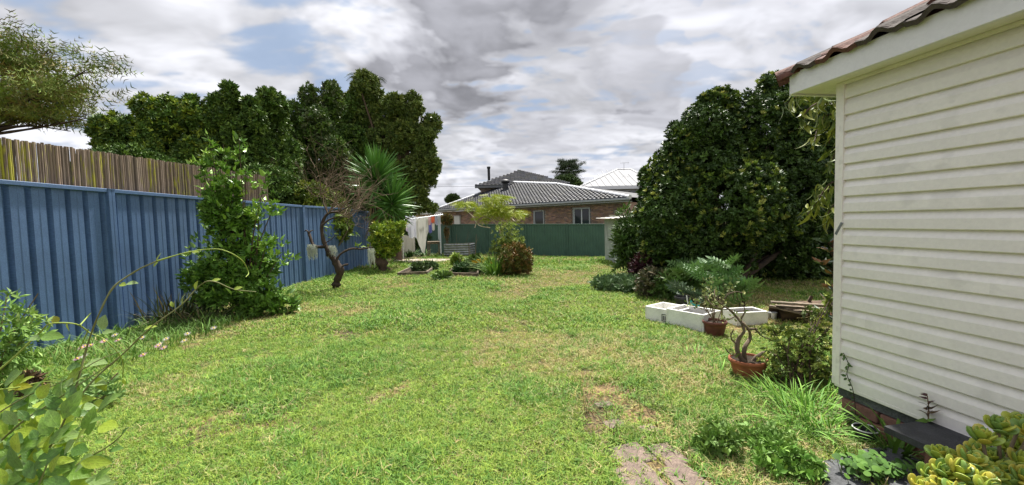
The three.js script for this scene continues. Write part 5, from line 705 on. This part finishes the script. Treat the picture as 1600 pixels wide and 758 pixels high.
  const bw = [[[[1162, 566], [1152, 548], [1154, 530], [1163, 517], [1160, 505]], 0.02, 0.01], [[[1164, 567], [1163, 545], [1172, 528], [1168, 512], [1156, 500], [1145, 488]], 0.018, 0.006], [[[1176, 568], [1185, 556], [1200, 551], [1212, 556]], 0.02, 0.01], [[[1168, 514], [1180, 514], [1190, 514]], 0.011, 0.005], [[[1160, 506], [1150, 494], [1140, 484], [1128, 476], [1118, 466], [1116, 452]], 0.011, 0.003], [[[1128, 476], [1136, 462], [1148, 456], [1162, 458]], 0.006, 0.002], [[[1163, 517], [1158, 500], [1164, 486], [1160, 474]], 0.008, 0.002], [[[1154, 540], [1142, 528], [1146, 515]], 0.009, 0.003], [[[1140, 484], [1126, 482], [1112, 476], [1102, 462]], 0.005, 0.002], [[[1150, 494], [1136, 500], [1126, 498]], 0.006, 0.002], [[[1180, 514], [1192, 526], [1204, 530]], 0.007, 0.003], [[[1152, 555], [1140, 552], [1134, 545]], 0.005, 0.002]];
  for (const [l, a, b] of bw) part(bon, 'branch', limb(l.map(([x, y], i) => P(x, y, (R() - 0.5) * 0.06)), a * 1.05, Math.max(0.004, b * 1.2), 7, 4, 0.6), M.barkGrey);
  { const l = [], lf = leaf(0.024, 0.017, { seg: 2 }); for (const [pts] of bw.slice(4)) for (let k = 0; k < 13; k++) { const f = R() * (pts.length - 1), i = Math.min(pts.length - 2, Math.floor(f)), t = f - i; l.push([P(mix(pts[i][0], pts[i + 1][0], t) + (R() - 0.5) * 10, mix(pts[i][1], pts[i + 1][1], t) + (R() - 0.5) * 9, (R() - 0.5) * 0.1), aim(rdir(R).add(V(0, 0.5, 0)).normalize(), R() * 6), 0.8 + R() * 0.7, vary(R, [[0.24, 0.3, 0.1], [0.34, 0.36, 0.14], [0.15, 0.2, 0.06]], 0.2)]); } copies(bon, 'leaves', lf, leafM([1, 1, 1], 0.6, 0.3), l); }
  // sprawling small-leaved shrub between bowl and house corner
  { const foot = G(1245, 606), zz = 3.25, b = (x, y, rx, ry, dz = 0) => { const c = at(x, y, zz + dz); return [c.x, c.y, c.z, sz(rx, zz), sz(ry, zz), sz(rx, zz) * 0.8]; }, blobs = [b(1225, 560, 42, 34), b(1265, 560, 40, 42), b(1285, 520, 26, 26, 0.1), b(1240, 520, 32, 15), b(1206, 516, 22, 10, 0.1), b(1275, 490, 20, 14, 0.2), b(1298, 590, 22, 26), b(1262, 600, 36, 18), b(1210, 590, 18, 18), b(1296, 470, 12, 18, 0.2)];
    const th = thing('sprawling_shrub', 'sprawling shrub with tiny pale leaves between the terracotta bowl and the clad house', 'shrub', foot), g = [], tips = []; for (let k = 0; k < 22; k++) { const bl = blobs[k % blobs.length], e = V(bl[0] + (R() - 0.5) * bl[3], bl[1] + (R() - 0.2) * bl[4], bl[2] + (R() - 0.5) * bl[5]); g.push(limb([foot.clone().add(V((R() - 0.5) * 0.2, -0.03, (R() - 0.5) * 0.2)), foot.clone().lerp(e, 0.5).add(V((R() - 0.5) * 0.1, 0.08, 0)), e], 0.008, 0.003, 5, 4)); }
    part(th, 'stems', mergeGeometries(g), M.bark); const tiny = [cluster(LR, 8, 0.024, 0.016, 1.3), cluster(LR, 7, 0.027, 0.017, 1.1)];
    foliage(th, 'foliage', R, leafM([1, 1, 1], 0.55, 0.28), tiny, shellPoints(R, blobs, 1050, 1, 0.4), [[0.26, 0.33, 0.07], [0.17, 0.23, 0.055], [0.4, 0.45, 0.11], [0.11, 0.16, 0.04]], { size: [0.75, 1.3], up: 0.6 }); }
  // white plastic pegs and pale planks in the shade
  for (const [x, y, lab] of [[1199, 498, 'small white plastic tub in the tree shade'], [1209, 499, 'second white plastic tub beside the plank heap']]) { const p = G(x, y), th = thing('plastic_tub', lab, 'tub', p); part(th, 'body', lathe([[0.001, 0.001], [0.03, 0], [0.038, 0.09], [0.041, 0.092], [0.035, 0.094], [0.03, 0.02]], 12).translate(p.x, p.y, p.z), M.white); part(th, 'rim', new THREE.TorusGeometry(0.039, 0.004, 5, 16).rotateX(Math.PI / 2).translate(p.x, p.y + 0.092, p.z), M.white); }
  [[1205, 472, 1300, 478, 0.0], [1212, 478, 1305, 484, 0.03], [1202, 478, 1262, 492, 0.05], [1225, 484, 1300, 490, 0.06]].forEach(([x0, y0, x1, y1, dz], i) => { const zz = 5.2 + dz, a = at(x0, y0, zz), b = at(x1, y1, zz - 0.25), d = b.clone().sub(a), l = d.length(); const gb = box(l, 0.022, 0.09, 0.003); gb.applyQuaternion(new THREE.Quaternion().setFromUnitVectors(V(1, 0, 0), d.normalize())); const m = a.clone().lerp(b, 0.5), base = V(m.x, hgt(m.x, m.z), m.z), th = thing('timber_plank', ['weathered grey plank, topmost of the heap behind the house corner', 'grey plank lying second in the heap behind the house corner', 'slanting grey plank sliding off the heap', 'lowest grey plank of the heap behind the house corner'][i], 'plank', base, 'planks heaped under the tree'); part(th, 'board', gb.translate(m.x, m.y, m.z), M.timber); });
  { const q = at(1262, 494, 5.2), p = onGround(q.x, q.z - 0.1), th = thing('log_stack', 'short rough log carrying the grey planks', 'log', p); part(th, 'log', limb([p.clone().add(V(-0.35, 0.06, 0)), p.clone().add(V(0, 0.13, 0)), p.clone().add(V(0.5, 0.12, -0.05))], 0.12, 0.1, 9, 4, 0.4), M.bark); part(th, 'branch_stub', limb([p.clone().add(V(0.05, 0.15, 0)), p.clone().add(V(0.1, 0.3, 0.03))], 0.03, 0.02, 6, 2), M.bark); }
}
// young tree with long drooping leaves behind the house corner, magnolia below it
{
  const R = rng(1101), root = at(1330, 500, 4.0), foot = onGround(root.x, -4.0), z = 4.0, th = thing('peach_tree', 'tree with long drooping yellow-green leaves behind the house corner', 'tree', foot), p = (x, y, dz = 0) => at(x, y, z + dz), lf = leaf(0.13, 0.032, { seg: 4, fold: 0.4, curl: 0.5 }), mats = [[0.19, 0.23, 0.035], [0.13, 0.18, 0.03], [0.25, 0.28, 0.04], [0.1, 0.14, 0.028]].map((c) => leafM(c, 0.45, 0.3));
  part(th, 'trunk', limb([foot, p(1330, 400), p(1325, 250), p(1322, 150)], 0.06, 0.03, 8, 4, 0.3), M.bark);
  const shoots = [[[1322, 160], [1280, 148], [1245, 150], [1226, 165]], [[1322, 170], [1290, 160], [1262, 172], [1250, 200]], [[1322, 190], [1298, 178], [1280, 195], [1272, 225]], [[1324, 150], [1300, 146], [1282, 152]], [[1326, 300], [1300, 285], [1275, 318], [1262, 335]], [[1326, 310], [1300, 296], [1285, 300], [1270, 330]], [[1326, 330], [1305, 318], [1290, 340]], [[1324, 200], [1305, 190], [1295, 225]], [[1324, 240], [1308, 235], [1298, 260]]];
  for (const l of shoots) { const pts = l.map(([x, y]) => p(x, y, (R() - 0.5) * 0.3)); part(th, 'branch', limb(pts, 0.012, 0.004, 5, 4), M.bark); const c = new THREE.CatmullRomCurve3(pts); for (let k = 0; k < 30; k++) { const t = 0.2 + 0.8 * R(), q = c.getPoint(t), d = V((R() - 0.5) * 1.3, -0.75 - 0.4 * R(), (R() - 0.5) * 1.3).normalize(); placed(th, 'leaf', lf, mats[Math.floor(R() * 4)], q.add(V((R() - 0.5) * 0.08, (R() - 0.4) * 0.08, (R() - 0.5) * 0.15)), aim(d, R() * 6.28), 0.8 + 0.5 * R()); } }
  const mf = onGround(at(1312, 500, 3.9).x, -3.9), mg = thing('magnolia_sapling', 'magnolia sapling with dark leaves and rusty undersides at the house corner', 'plant', mf), ml = leaf(0.12, 0.045, { seg: 3, fold: 0.2, curl: 0.15 }), mm = [std([0.05, 0.09, 0.035], 0.3), std([0.08, 0.12, 0.06], 0.3), std([0.22, 0.1, 0.045], 0.7), std([0.25, 0.28, 0.03], 0.5)]; part(mg, 'stem', limb([mf, at(1306, 450, 3.9), at(1300, 375, 3.9)], 0.014, 0.006, 6, 4), M.bark);
  for (const [x, y] of [[1296, 392], [1285, 412], [1300, 428], [1298, 470], [1284, 488], [1305, 500], [1292, 378], [1300, 450]]) { const c = at(x, y, 3.9); part(mg, 'branch', limb([at(1304, y + 12, 3.9), c], 0.006, 0.004, 5, 2), M.bark); for (let k = 0; k < 10; k++) { const a = k * 2.4, d = V(Math.cos(a), 0.2 + 0.5 * R(), Math.sin(a)).normalize(); placed(mg, 'leaf', ml, mm[R() < 0.2 ? 2 : R() < 0.06 ? 3 : R() < 0.5 ? 0 : 1], c.clone(), aim(d, R() * 6), 0.75 + 0.4 * R()); } }
}
// ---------------------------------------------------------------- grass clumps and weeds near the house
{
  const R = rng(1201), gcols = [[0.14, 0.31, 0.03], [0.2, 0.38, 0.04], [0.1, 0.24, 0.028]];
  [[1222, 628, 0.22, 100, 'lush grass clump in front of the sprawling shrub'], [1262, 640, 0.24, 120, 'tall grass clump growing by the brick base'], [1292, 664, 0.2, 100, 'long grass clump beside the buried pot'], [1288, 612, 0.22, 70, 'grass clump tucked under the house corner'], [1250, 672, 0.2, 100, 'grass clump in front of the buried pot'], [1150, 556, 0.13, 70, 'grass clump behind the terracotta bowl'], [1120, 588, 0.15, 80, 'grass clump beside the terracotta bowl'], [1185, 612, 0.11, 70, 'grass clump against the front of the terracotta bowl'], [1305, 694, 0.17, 80, 'grass clump at the edge of the grey slabs'], [1090, 560, 0.18, 70, 'low grass clump in the lawn near the bowl']].forEach(([x, y, l, n, lab]) => tussock('grass_clump', lab, 'grass', G(x, y), n, l, 0.009, R, gcols, { spread: 0.17, lean: 0.7, bend: [0.3, 1.3] }));
  [[1010, 640, 'dry spiky grass tuft on the worn path'], [922, 640, 'small wiry grass tuft by the worn path'], [537, 556, 'grey-green grass tuft in the open lawn'], [790, 545, 'wispy tall grass tuft near the straw patch'], [795, 600, 'tiny upright grass tuft in the middle lawn'], [955, 668, 'olive grass tuft between the pavers']].forEach(([x, y, lab]) => tussock('grass_tuft', lab, 'grass', G(x, y), 70, 0.13, 0.005, R, [[0.16, 0.2, 0.05], [0.2, 0.22, 0.07], [0.12, 0.17, 0.04]], { spread: 0.09, lean: 0.9 }));
  tussock('strap_plant', 'arching strap-leaved plant beside the black stone bench', 'plant', G(1400, 712), 34, 0.36, 0.022, R, [[0.1, 0.2, 0.03], [0.14, 0.26, 0.04]], { spread: 0.06, lean: 1.0, bend: [0.5, 1.3] });
  const wl = [cluster(LR, 6, 0.032, 0.022, 1.0), cluster(LR, 5, 0.036, 0.02, 1.2)], wm = leafM([1, 1, 1], 0.6, 0.3);
  for (const [x, y, w, h, n, lab, c] of [[1122, 708, 0.26, 0.16, 190, 'bushy weed with small oval leaves in the lawn', [[0.12, 0.22, 0.04], [0.17, 0.28, 0.05]]], [1225, 735, 0.34, 0.12, 200, 'low clover-like weed beside the grey slabs', [[0.13, 0.26, 0.04], [0.18, 0.32, 0.05]]], [1200, 700, 0.3, 0.12, 110, 'soft weed with pointed leaves near the slabs', [[0.16, 0.28, 0.06], [0.2, 0.33, 0.07]]], [1258, 748, 0.16, 0.07, 90, 'ground-hugging weed creeping over the slab edge', [[0.12, 0.24, 0.04], [0.15, 0.28, 0.05]]]]) shrub('lawn_weed', lab, 'weed', G(x, y), w, h, R, { n, leaves: wl, mat: wm, cols: c, stems: 9, r: 0.003, inner: 0.9, size: [0.7, 1.2] });
  // violets with round leaves on the slabs
  { const p = G(1350, 742), th = thing('violet_plant', 'round-leaved creeping violet on the grey slabs', 'plant', p), lf = (() => { const g = new THREE.CircleGeometry(0.015, 10); const a = g.attributes.position; for (let i = 0; i < a.count; i++) a.setZ(i, -10 * (a.getX(i) ** 2)); g.rotateX(-Math.PI / 2); g.computeVertexNormals(); return g; })(), ms = [[0.07, 0.165, 0.024], [0.1, 0.21, 0.03], [0.05, 0.12, 0.02]].map((c) => leafM(c, 0.75, 0.2)), st = []; for (let i = 0; i < 150; i++) { const t = R(), q = at(mix(1322, 1390, t) + (R() - 0.5) * 22, mix(718, 756, t) + (R() - 0.5) * 14, 2.0); const gq = onGround(q.x, -2.0 - (R() - 0.5) * 0.14), tip = gq.clone().add(V((R() - 0.5) * 0.05, 0.045 + R() * 0.05, (R() - 0.5) * 0.05)); st.push(limb([gq, tip], 0.002, 0.0015, 4, 1)); placed(th, 'leaf', lf, ms[Math.floor(R() * 3)], tip, aim(V((R() - 0.5) * 0.8, 1, 0.3 + (R() - 0.5) * 0.6).normalize(), R() * 6), 0.75 + R() * 0.6); } part(th, 'stems', mergeGeometries(st), leafM([0.14, 0.2, 0.05], 0.7, 0.1)); }
}
// grey slabs on the ground, black stone bench, buried pot
{
  const R = rng(1301), path = new THREE.Group(); path.name = 'pavement'; path.userData.kind = 'structure'; scene.add(path);
  const quad = (pts, h, mat) => { const P = pts.map(([x, y]) => G(x, y)), yy = P.reduce((s, p) => s + p.y, 0) / 4 + h; const sh = new THREE.Shape(P.map((p) => new THREE.Vector2(p.x, -p.z))), g = new THREE.ExtrudeGeometry(sh, { depth: 0.05, bevelEnabled: true, bevelSize: 0.006, bevelThickness: 0.006, bevelSegments: 1 }); g.rotateX(-Math.PI / 2); g.translate(0, yy - 0.056, 0); const m = new THREE.Mesh(metreUV(g), mat); m.name = 'slab'; m.castShadow = m.receiveShadow = true; path.add(m); return yy; };
  quad(SLAB_PX[0], 0.014, M.slab); quad(SLAB_PX[1], 0.026, M.slab);
  const yb = 0.235, hitY = (x, y, h) => { const d = ray(x, y), t = (h - EYE) / d.y; return d.multiplyScalar(t).add(V(0, EYE, 0)); }, A = hitY(1388, 664, yb), Bq = hitY(1483, 722, yb), sA = wallXZ(0, 0).sub(A).dot(wdir), sB = wallXZ(0, 0).sub(Bq).dot(wdir), w = clamp(wallSide(A.x, A.z), 0.2, 0.34), L = 1.1, c = wallXZ(sA + L / 2, w / 2 + 0.028), base = onGround(c.x, c.z), th = thing('stone_bench', 'black stone slab bench against the clad wall', 'bench', base), ry = Math.atan2(-wdir.z, wdir.x); void sB; void Bq;
  part(th, 'top', boxAt(L, 0.035, w, V(c.x, yb - 0.018, c.z), ry, 0.004), M.slate);
  for (const s of [0.2, 0.95]) { const q = wallXZ(sA + s, w / 2); part(th, 'support', boxAt(0.14, yb - 0.03 - base.y + 0.03, w * 0.7, V(q.x, (yb - 0.036 + base.y) / 2 - 0.015, q.z), ry, 0.006), M.brickB); }
  { const p = G(1352, 692), pt = thing('buried_pot', 'dark pot with a white rim sunk in the grass by the brick base', 'pot', p), r = 0.062; part(pt, 'body', new THREE.LatheGeometry([[0.04, -0.02], [0.05, -0.02], [r - 0.004, 0.075], [r - 0.01, 0.075], [0.045, -0.01], [0.001, -0.01]].map(([x, y]) => new THREE.Vector2(x, y)), 20).translate(p.x, p.y, p.z), M.black); part(pt, 'rim', new THREE.TorusGeometry(r - 0.003, 0.0035, 6, 28).rotateX(Math.PI / 2).translate(p.x, p.y + 0.076, p.z), M.white); }
  // sprout with purple-brown leaves at the back of the bench
  { const q = wallXZ(sA + 0.02, 0.06), p = V(q.x, yb, q.z), sp = thing('purple_sprout', 'upright sprout with purple-brown leaves growing behind the black bench', 'plant', p); part(sp, 'stem', limb([p.clone().add(V(0, -0.1, 0)), p.clone().add(V(0.008, 0.07, 0)), p.clone().add(V(-0.004, 0.15, 0))], 0.004, 0.002, 5, 3), std([0.14, 0.08, 0.05], 0.8)); const lf = leaf(0.06, 0.022, { seg: 3, curl: 0.3 }), ms = [std([0.07, 0.03, 0.03], 0.5), std([0.12, 0.08, 0.04], 0.5), leafM([0.12, 0.22, 0.04], 0.5, 0.2)]; for (let i = 0; i < 22; i++) { const t = Math.pow(R(), 1.4), a = i * 2.4; placed(sp, 'leaf', lf, ms[t > 0.5 ? 0 : t > 0.12 ? 1 : 2], p.clone().add(V(0, t * 0.15, 0)), aim(V(Math.cos(a), 0.25, Math.sin(a)).normalize(), R()), 0.45 + (1 - t) * 0.75); } }
  // ivy sprig climbing the corner trim
  { const l = [wallXZ(0.06, 0.03), wallXZ(0.1, 0.035), wallXZ(0.09, 0.035), wallXZ(0.13, 0.04)]; const ys = [at(1316, 548, 2.6).y, at(1322, 562, 2.6).y, at(1320, 578, 2.6).y, at(1330, 594, 2.6).y]; l.forEach((p, i) => p.y = ys[i]); const base = l[3].clone(), iv = thing('ivy_sprig', 'small ivy sprig climbing the lowest boards by the corner trim', 'plant', base); l.push(wallXZ(0.16, 0.05).setY(0.12), wallXZ(0.16, 0.06).setY(0.0)); part(iv, 'stem', limb(l, 0.002, 0.003, 4, 4), M.barkDark); const c = new THREE.CatmullRomCurve3(l), lf = leaf(0.026, 0.02, { seg: 2 }); const mm = leafM([0.08, 0.14, 0.04], 0.5, 0.2); for (let i = 0; i < 26; i++) placed(iv, 'leaf', lf, mm, c.getPoint(i / 26).addScaledVector(wnor, 0.008), aim(rdir(R).addScaledVector(wnor, 0.7).normalize(), R() * 6), 0.7 + R() * 0.5); }
}
// ---------------------------------------------------------------- jade-like succulent in the corner
{
  const R = rng(1401), z = 1.55, foot = onGround(at(1570, 700, z).x - 0.1, -1.5), th = thing('succulent_plant', 'bushy succulent with thick yellow-green leaves beside the black bench', 'succulent', foot);
  const lf = (() => { const g = new THREE.SphereGeometry(0.5, 9, 6); const a = g.attributes.position; for (let i = 0; i < a.count; i++) { const y = a.getY(i) + 0.5, x = a.getX(i), zz = a.getZ(i); a.setXYZ(i, x * 0.017 * 2 * (0.55 + 0.75 * y), y * 0.05, zz * 0.0065 * 2 + 0.012 * y * y); } g.computeVertexNormals(); return g; })();
  const mats = [[0.22, 0.3, 0.04], [0.33, 0.37, 0.04], [0.4, 0.36, 0.05], [0.15, 0.25, 0.05], [0.28, 0.34, 0.05]].map((c) => std(c, 0.42));
  const heads = [[1470, 712], [1455, 745], [1500, 735], [1530, 705], [1560, 690], [1545, 740], [1585, 725], [1600, 695], [1575, 755], [1510, 760], [1480, 765], [1600, 745], [1535, 682], [1520, 720], [1590, 765], [1560, 665], [1595, 660], [1578, 700], [1490, 722], [1515, 745], [1548, 715], [1570, 738], [1530, 765], [1460, 770], [1550, 770], [1598, 720], [1500, 772], [1440, 762], [1578, 680], [1610, 675], [1540, 752], [1475, 738]];
  const stemM = std([0.16, 0.12, 0.07], 0.9); heads.forEach(([x, y], i) => { const c = at(x, y, z + (R() - 0.5) * 0.2 + (700 - y) * 0.0022); part(th, 'stem', limb([foot.clone().add(V((R() - 0.5) * 0.1, 0, (R() - 0.5) * 0.1)), foot.clone().lerp(c, 0.6).add(V((R() - 0.5) * 0.05, 0.02, 0)), c], 0.009, 0.005, 6, 4), stemM); const ax = V((R() - 0.5) * 0.8, 1, 0.35 + (R() - 0.5) * 0.6).normalize(), q0 = quatTo(ax); for (let k = 0; k < 17; k++) { const t = k / 17, a = k * 2.4, e = mix(0.25, 1.25, t), d = V(Math.sin(e) * Math.cos(a), Math.cos(e), Math.sin(e) * Math.sin(a)).applyQuaternion(q0), s = mix(0.75, 1.3, t) * (0.85 + 0.3 * R()); const inward = ax.clone().sub(d.clone().multiplyScalar(ax.dot(d))).normalize(), xx = V(0, 0, 0).crossVectors(d, inward); const q = new THREE.Quaternion().setFromRotationMatrix(new THREE.Matrix4().makeBasis(xx, d, inward)); placed(th, 'leaf', lf, mats[Math.floor(R() * 5)], c.clone().addScaledVector(ax, -0.03 * t), q, s); } });
}
// ---------------------------------------------------------------- by the blue fence: tussock, daisies, bushes
{
  const R = rng(1501);
  tussock('flax_clump', 'olive strappy clump with dry stems against the blue fence', 'plant', G(268, 500), 330, 0.62, 0.016, R, [[0.075, 0.1, 0.03], [0.1, 0.12, 0.04], [0.2, 0.16, 0.08], [0.05, 0.075, 0.025]], { spread: 0.38, lean: 0.75 });
  tussock('flax_clump', 'small olive clump between the leafy shrub and the daisies', 'plant', G(318, 506), 120, 0.42, 0.014, R, [[0.075, 0.1, 0.03], [0.2, 0.16, 0.08], [0.05, 0.075, 0.025]], { spread: 0.25, lean: 0.9 });
  const p = G(225, 540), th = thing('daisy_patch', 'patch of small pink daisies in long grass near the blue fence', 'flower', p), fl = (() => { const g = []; for (let k = 0; k < 11; k++) { const l = leaf(0.022, 0.009, { seg: 1, curl: 0.1 }); l.rotateX(-1.25); l.rotateY(k * 0.571); l.applyMatrix4(new THREE.Matrix4()); g.push(l); } return mergeGeometries(g); })(), pm = leafM([0.72, 0.34, 0.62], 0.7, 0.3), pw = leafM([0.75, 0.66, 0.72], 0.7, 0.3), cm = std([0.6, 0.45, 0.05], 0.8), cg = new THREE.SphereGeometry(0.006, 6, 4), st = [];
  for (const [x, y] of [[128, 544], [133, 541], [142, 540], [163, 534], [185, 532], [222, 528], [247, 541], [250, 538], [224, 555], [260, 530], [293, 522], [288, 533], [334, 513], [121, 561], [132, 557], [162, 533], [256, 544], [180, 524]]) { const g0 = G(x + 1, y + 22), tip = at(x, y, -g0.z); st.push(limb([g0, g0.clone().lerp(tip, 0.5).add(V(0.01, 0, 0)), tip], 0.0025, 0.002, 4, 2)); const f = placed(th, 'flower', fl, R() < 0.65 ? pm : pw, tip, aim(V((R() - 0.5) * 0.3, 1, 0.45).normalize(), R() * 6), 1.8); const cc = new THREE.Mesh(cg, cm); cc.name = 'flower_centre'; cc.position.set(0, 0.003, 0); f.add(cc); }
  part(th, 'stems', mergeGeometries(st), leafM([0.13, 0.22, 0.05], 0.8, 0.1));
  const bl = [blade(0.2, 0.012, 0.6, 4), blade(0.24, 0.012, 1.1, 4)], list = [[], []]; for (let i = 0; i < 1500; i++) { const q = G(mix(95, 345, R()), 0 + 500 + 0).clone(); const x = mix(fenceX(-5.2) + 0.15, fenceX(-5.2) + 1.5, R()), z = -mix(3.9, 6.6, R()); void q; list[i % 2].push([onGround(x, z), aim(V((R() - 0.5) * 0.5, 1, (R() - 0.5) * 0.5).normalize(), R() * 6.28), 0.5 + 0.6 * R(), vary(R, [[0.13, 0.25, 0.04], [0.1, 0.2, 0.035], [0.17, 0.3, 0.05]], 0.2)]); } list.forEach((l, i) => copies(th, 'foliage', bl[i], leafM([1, 1, 1], 0.7, 0.3), l));
  const ml = [cluster(LR, 8, 0.1, 0.035, 1.2), cluster(LR, 7, 0.11, 0.03, 1.0)], gm = leafM([1, 1, 1], 0.6, 0.3), f2 = onGround(at(-25, 540, 3.4).x, -3.4);
  shrub('soft_bush', 'soft pale green bush close to the blue fence near the vine', 'bush', f2, 0.75, 0.92, R, { n: 360, leaves: ml, mat: gm, cols: [[0.2, 0.33, 0.07], [0.26, 0.4, 0.09], [0.14, 0.25, 0.05]], stems: 12, size: [0.5, 0.8], up: 0.4 });
  const f3 = onGround(at(45, 555, 3.3).x, -3.3); shrub('brown_fern', 'small brown dried fern clump below the soft bush', 'fern', f3, 0.13, 0.2, R, { n: 130, leaves: ml, mat: std([1, 1, 1], 0.9), cols: [[0.1, 0.06, 0.03], [0.16, 0.1, 0.05], [0.07, 0.06, 0.03]], stems: 6, size: [0.5, 0.8] });
  const f4 = onGround(at(120, 590, 3.0).x, -3.0); shrub('soft_bush', 'low feathery green bush between the vine and the daisies', 'bush', f4, 0.5, 0.24, R, { n: 170, leaves: ml, mat: gm, cols: [[0.15, 0.26, 0.07], [0.2, 0.33, 0.09]], stems: 8, size: [0.4, 0.6], up: 0.8 });
}
// ---------------------------------------------------------------- climbing vine close by
{
  const R = rng(1601), z = 1.25, p = (x, y, dz = 0) => at(x, y, z + dz), root = onGround(at(20, 758, 1.2).x, -1.2), th = thing('climbing_vine', 'climbing vine with oval leaves and long arching shoots beside the lawn', 'vine', root), woody = std([0.16, 0.17, 0.06], 0.75), green = leafM([0.25, 0.33, 0.06], 0.6, 0.1);
  const lf = leaf(0.085, 0.042, { seg: 7, fold: 0.22, curl: 0.28, tip: 0.9 }), rl = leaf(0.07, 0.058, { seg: 6, fold: 0.12, curl: 0.15, tip: 0.85 });
  const mats = { pale: leafM([0.36, 0.54, 0.2], 0.42, 0.25), mid: leafM([0.26, 0.46, 0.09], 0.42, 0.3), lime: leafM([0.44, 0.6, 0.07], 0.48, 0.4), dark: leafM([0.16, 0.32, 0.08], 0.4, 0.25), yellow: leafM([0.5, 0.52, 0.05], 0.5, 0.4) }; Object.values(mats).forEach((m) => { veined(m); m.transmission = 0.5; });
  const stems = [[[[-20, 800], [30, 752], [75, 702], [105, 645], [123, 590], [135, 545], [155, 490], [178, 448], [210, 425], [245, 408]], 0.0055, 0.003, woody], [[[245, 408], [290, 395], [320, 390], [355, 393], [378, 407], [388, 425], [384, 433]], 0.003, 0.0015, green], [[[120, 625], [150, 590], [190, 555], [240, 508], [285, 475], [310, 448], [335, 440], [365, 452], [400, 456]], 0.004, 0.0014, woody], [[[-10, 585], [20, 560], [60, 522], [85, 505], [120, 507], [140, 520], [165, 532], [190, 560], [192, 590]], 0.004, 0.0018, green], [[[125, 508], [134, 498], [138, 493]], 0.003, 0.0015, green], [[[138, 515], [128, 538], [118, 560]], 0.0025, 0.0015, green], [[[0, 690], [40, 655], [80, 630], [125, 600], [170, 570]], 0.004, 0.002, woody], [[[80, 758], [130, 720], [165, 700], [190, 680]], 0.0035, 0.002, woody], [[[10, 730], [60, 690], [90, 660]], 0.004, 0.002, woody], [[[-10, 610], [30, 605], [60, 598], [95, 596]], 0.003, 0.002, green], [[[60, 758], [75, 720], [78, 690]], 0.004, 0.002, woody], [[[-10, 650], [40, 620], [90, 600], [160, 560], [200, 545]], 0.003, 0.0015, woody]];
  for (const [l, a, b, m] of stems) part(th, 'stem', limb(l.map(([x, y], i) => p(x, y, (i % 3 - 1) * 0.03)), a * 0.72, b * 0.8, 6, 5, 0.5), m);
  part(th, 'stem', limb([root.clone().add(V(0, -0.02, 0)), p(-40, 810), p(-20, 800)], 0.009, 0.0055, 6, 3), woody);
  const put = (x, y, ang, s, k, round, dz = 0, flip = 0) => { const a = ang * Math.PI / 180, d = V(Math.cos(a), Math.sin(a), (R() - 0.5) * 0.5).normalize(), face = V((R() - 0.5) * 1.1, 0.75, 1 - 0.7 * R()).normalize(), xx = V(0, 0, 0).crossVectors(d, face).normalize(), nz = V(0, 0, 0).crossVectors(xx, d); placed(th, 'leaf', round ? rl : lf, mats[k], p(x, y, dz), new THREE.Quaternion().setFromRotationMatrix(new THREE.Matrix4().makeBasis(xx, d, nz)), s); };
  // the leaves that can be told apart one by one: x, y of the stalk, direction, size, colour
  for (const a of [[245, 412, 85, 0.4, 'lime'], [240, 417, 60, 0.22, 'lime'], [197, 444, 15, 0.42, 'pale'], [197, 446, 165, 0.38, 'lime'], [160, 515, 80, 0.65, 'pale', 1], [160, 520, 15, 0.42, 'pale'], [90, 505, 125, 0.38, 'yellow', 1], [105, 505, -100, 0.42, 'lime', 1], [65, 527, 10, 0.82, 'mid'], [62, 530, 165, 0.5, 'pale'], [8, 598, 35, 0.9, 'mid', 1], [134, 570, 18, 0.86, 'pale'], [126, 572, 178, 0.6, 'dark'], [110, 645, -5, 0.6, 'dark'], [100, 640, 130, 0.8, 'dark'], [85, 690, 25, 1.05, 'pale'], [285, 478, 95, 0.3, 'lime'], [305, 452, 75, 0.32, 'lime'], [365, 452, 20, 0.28, 'lime'], [330, 440, 25, 0.3, 'lime'], [300, 394, 10, 0.24, 'lime'], [225, 515, 25, 0.42, 'lime'], [270, 480, 110, 0.24, 'lime'], [137, 497, 80, 0.2, 'lime'], [150, 590, -60, 0.6, 'lime'], [120, 600, -100, 0.6, 'mid'], [140, 600, 15, 0.7, 'pale'], [192, 592, -70, 0.24, 'lime'], [190, 560, 20, 0.32, 'mid'], [170, 705, 20, 0.5, 'dark'], [190, 680, 60, 0.36, 'dark'], [165, 690, 170, 0.42, 'mid'], [150, 715, -20, 0.5, 'mid'], [20, 606, 10, 0.6, 'yellow'], [30, 600, 40, 0.5, 'lime']]) put(...a);
  for (let i = 0; i < 285; i++) { const t = R(), x = -25 + R() * mix(150, 210, R()) * 0.95, y = mix(600, 775, Math.pow(R(), 0.75)) + 0.25 * Math.max(0, x - 80); if (x > 120 && R() < 0.6) continue; put(x, y, R() * 200 - 10, 0.45 + 0.55 * R(), ['mid', 'pale', 'dark', 'lime', 'mid', 'lime'][Math.floor(R() * 6)], R() < 0.2, (t - 0.35) * 0.35); }
  { const a = at(-12, 660, 1.3), b = at(31, 653, 1.32), g0 = onGround(a.x - 0.05, a.z), rs = thing('red_stake', 'thin red plastic stake tip poking out of the vine', 'stake', g0); part(rs, 'rod', limb([g0, a.clone().lerp(b, 0.1), b], 0.006, 0.006, 6, 4), std([0.55, 0.03, 0.03], 0.45)); part(rs, 'cap', new THREE.SphereGeometry(0.0075, 8, 6).translate(b.x, b.y, b.z), std([0.6, 0.05, 0.04], 0.4)); }
}
renderer.render(scene, camera);
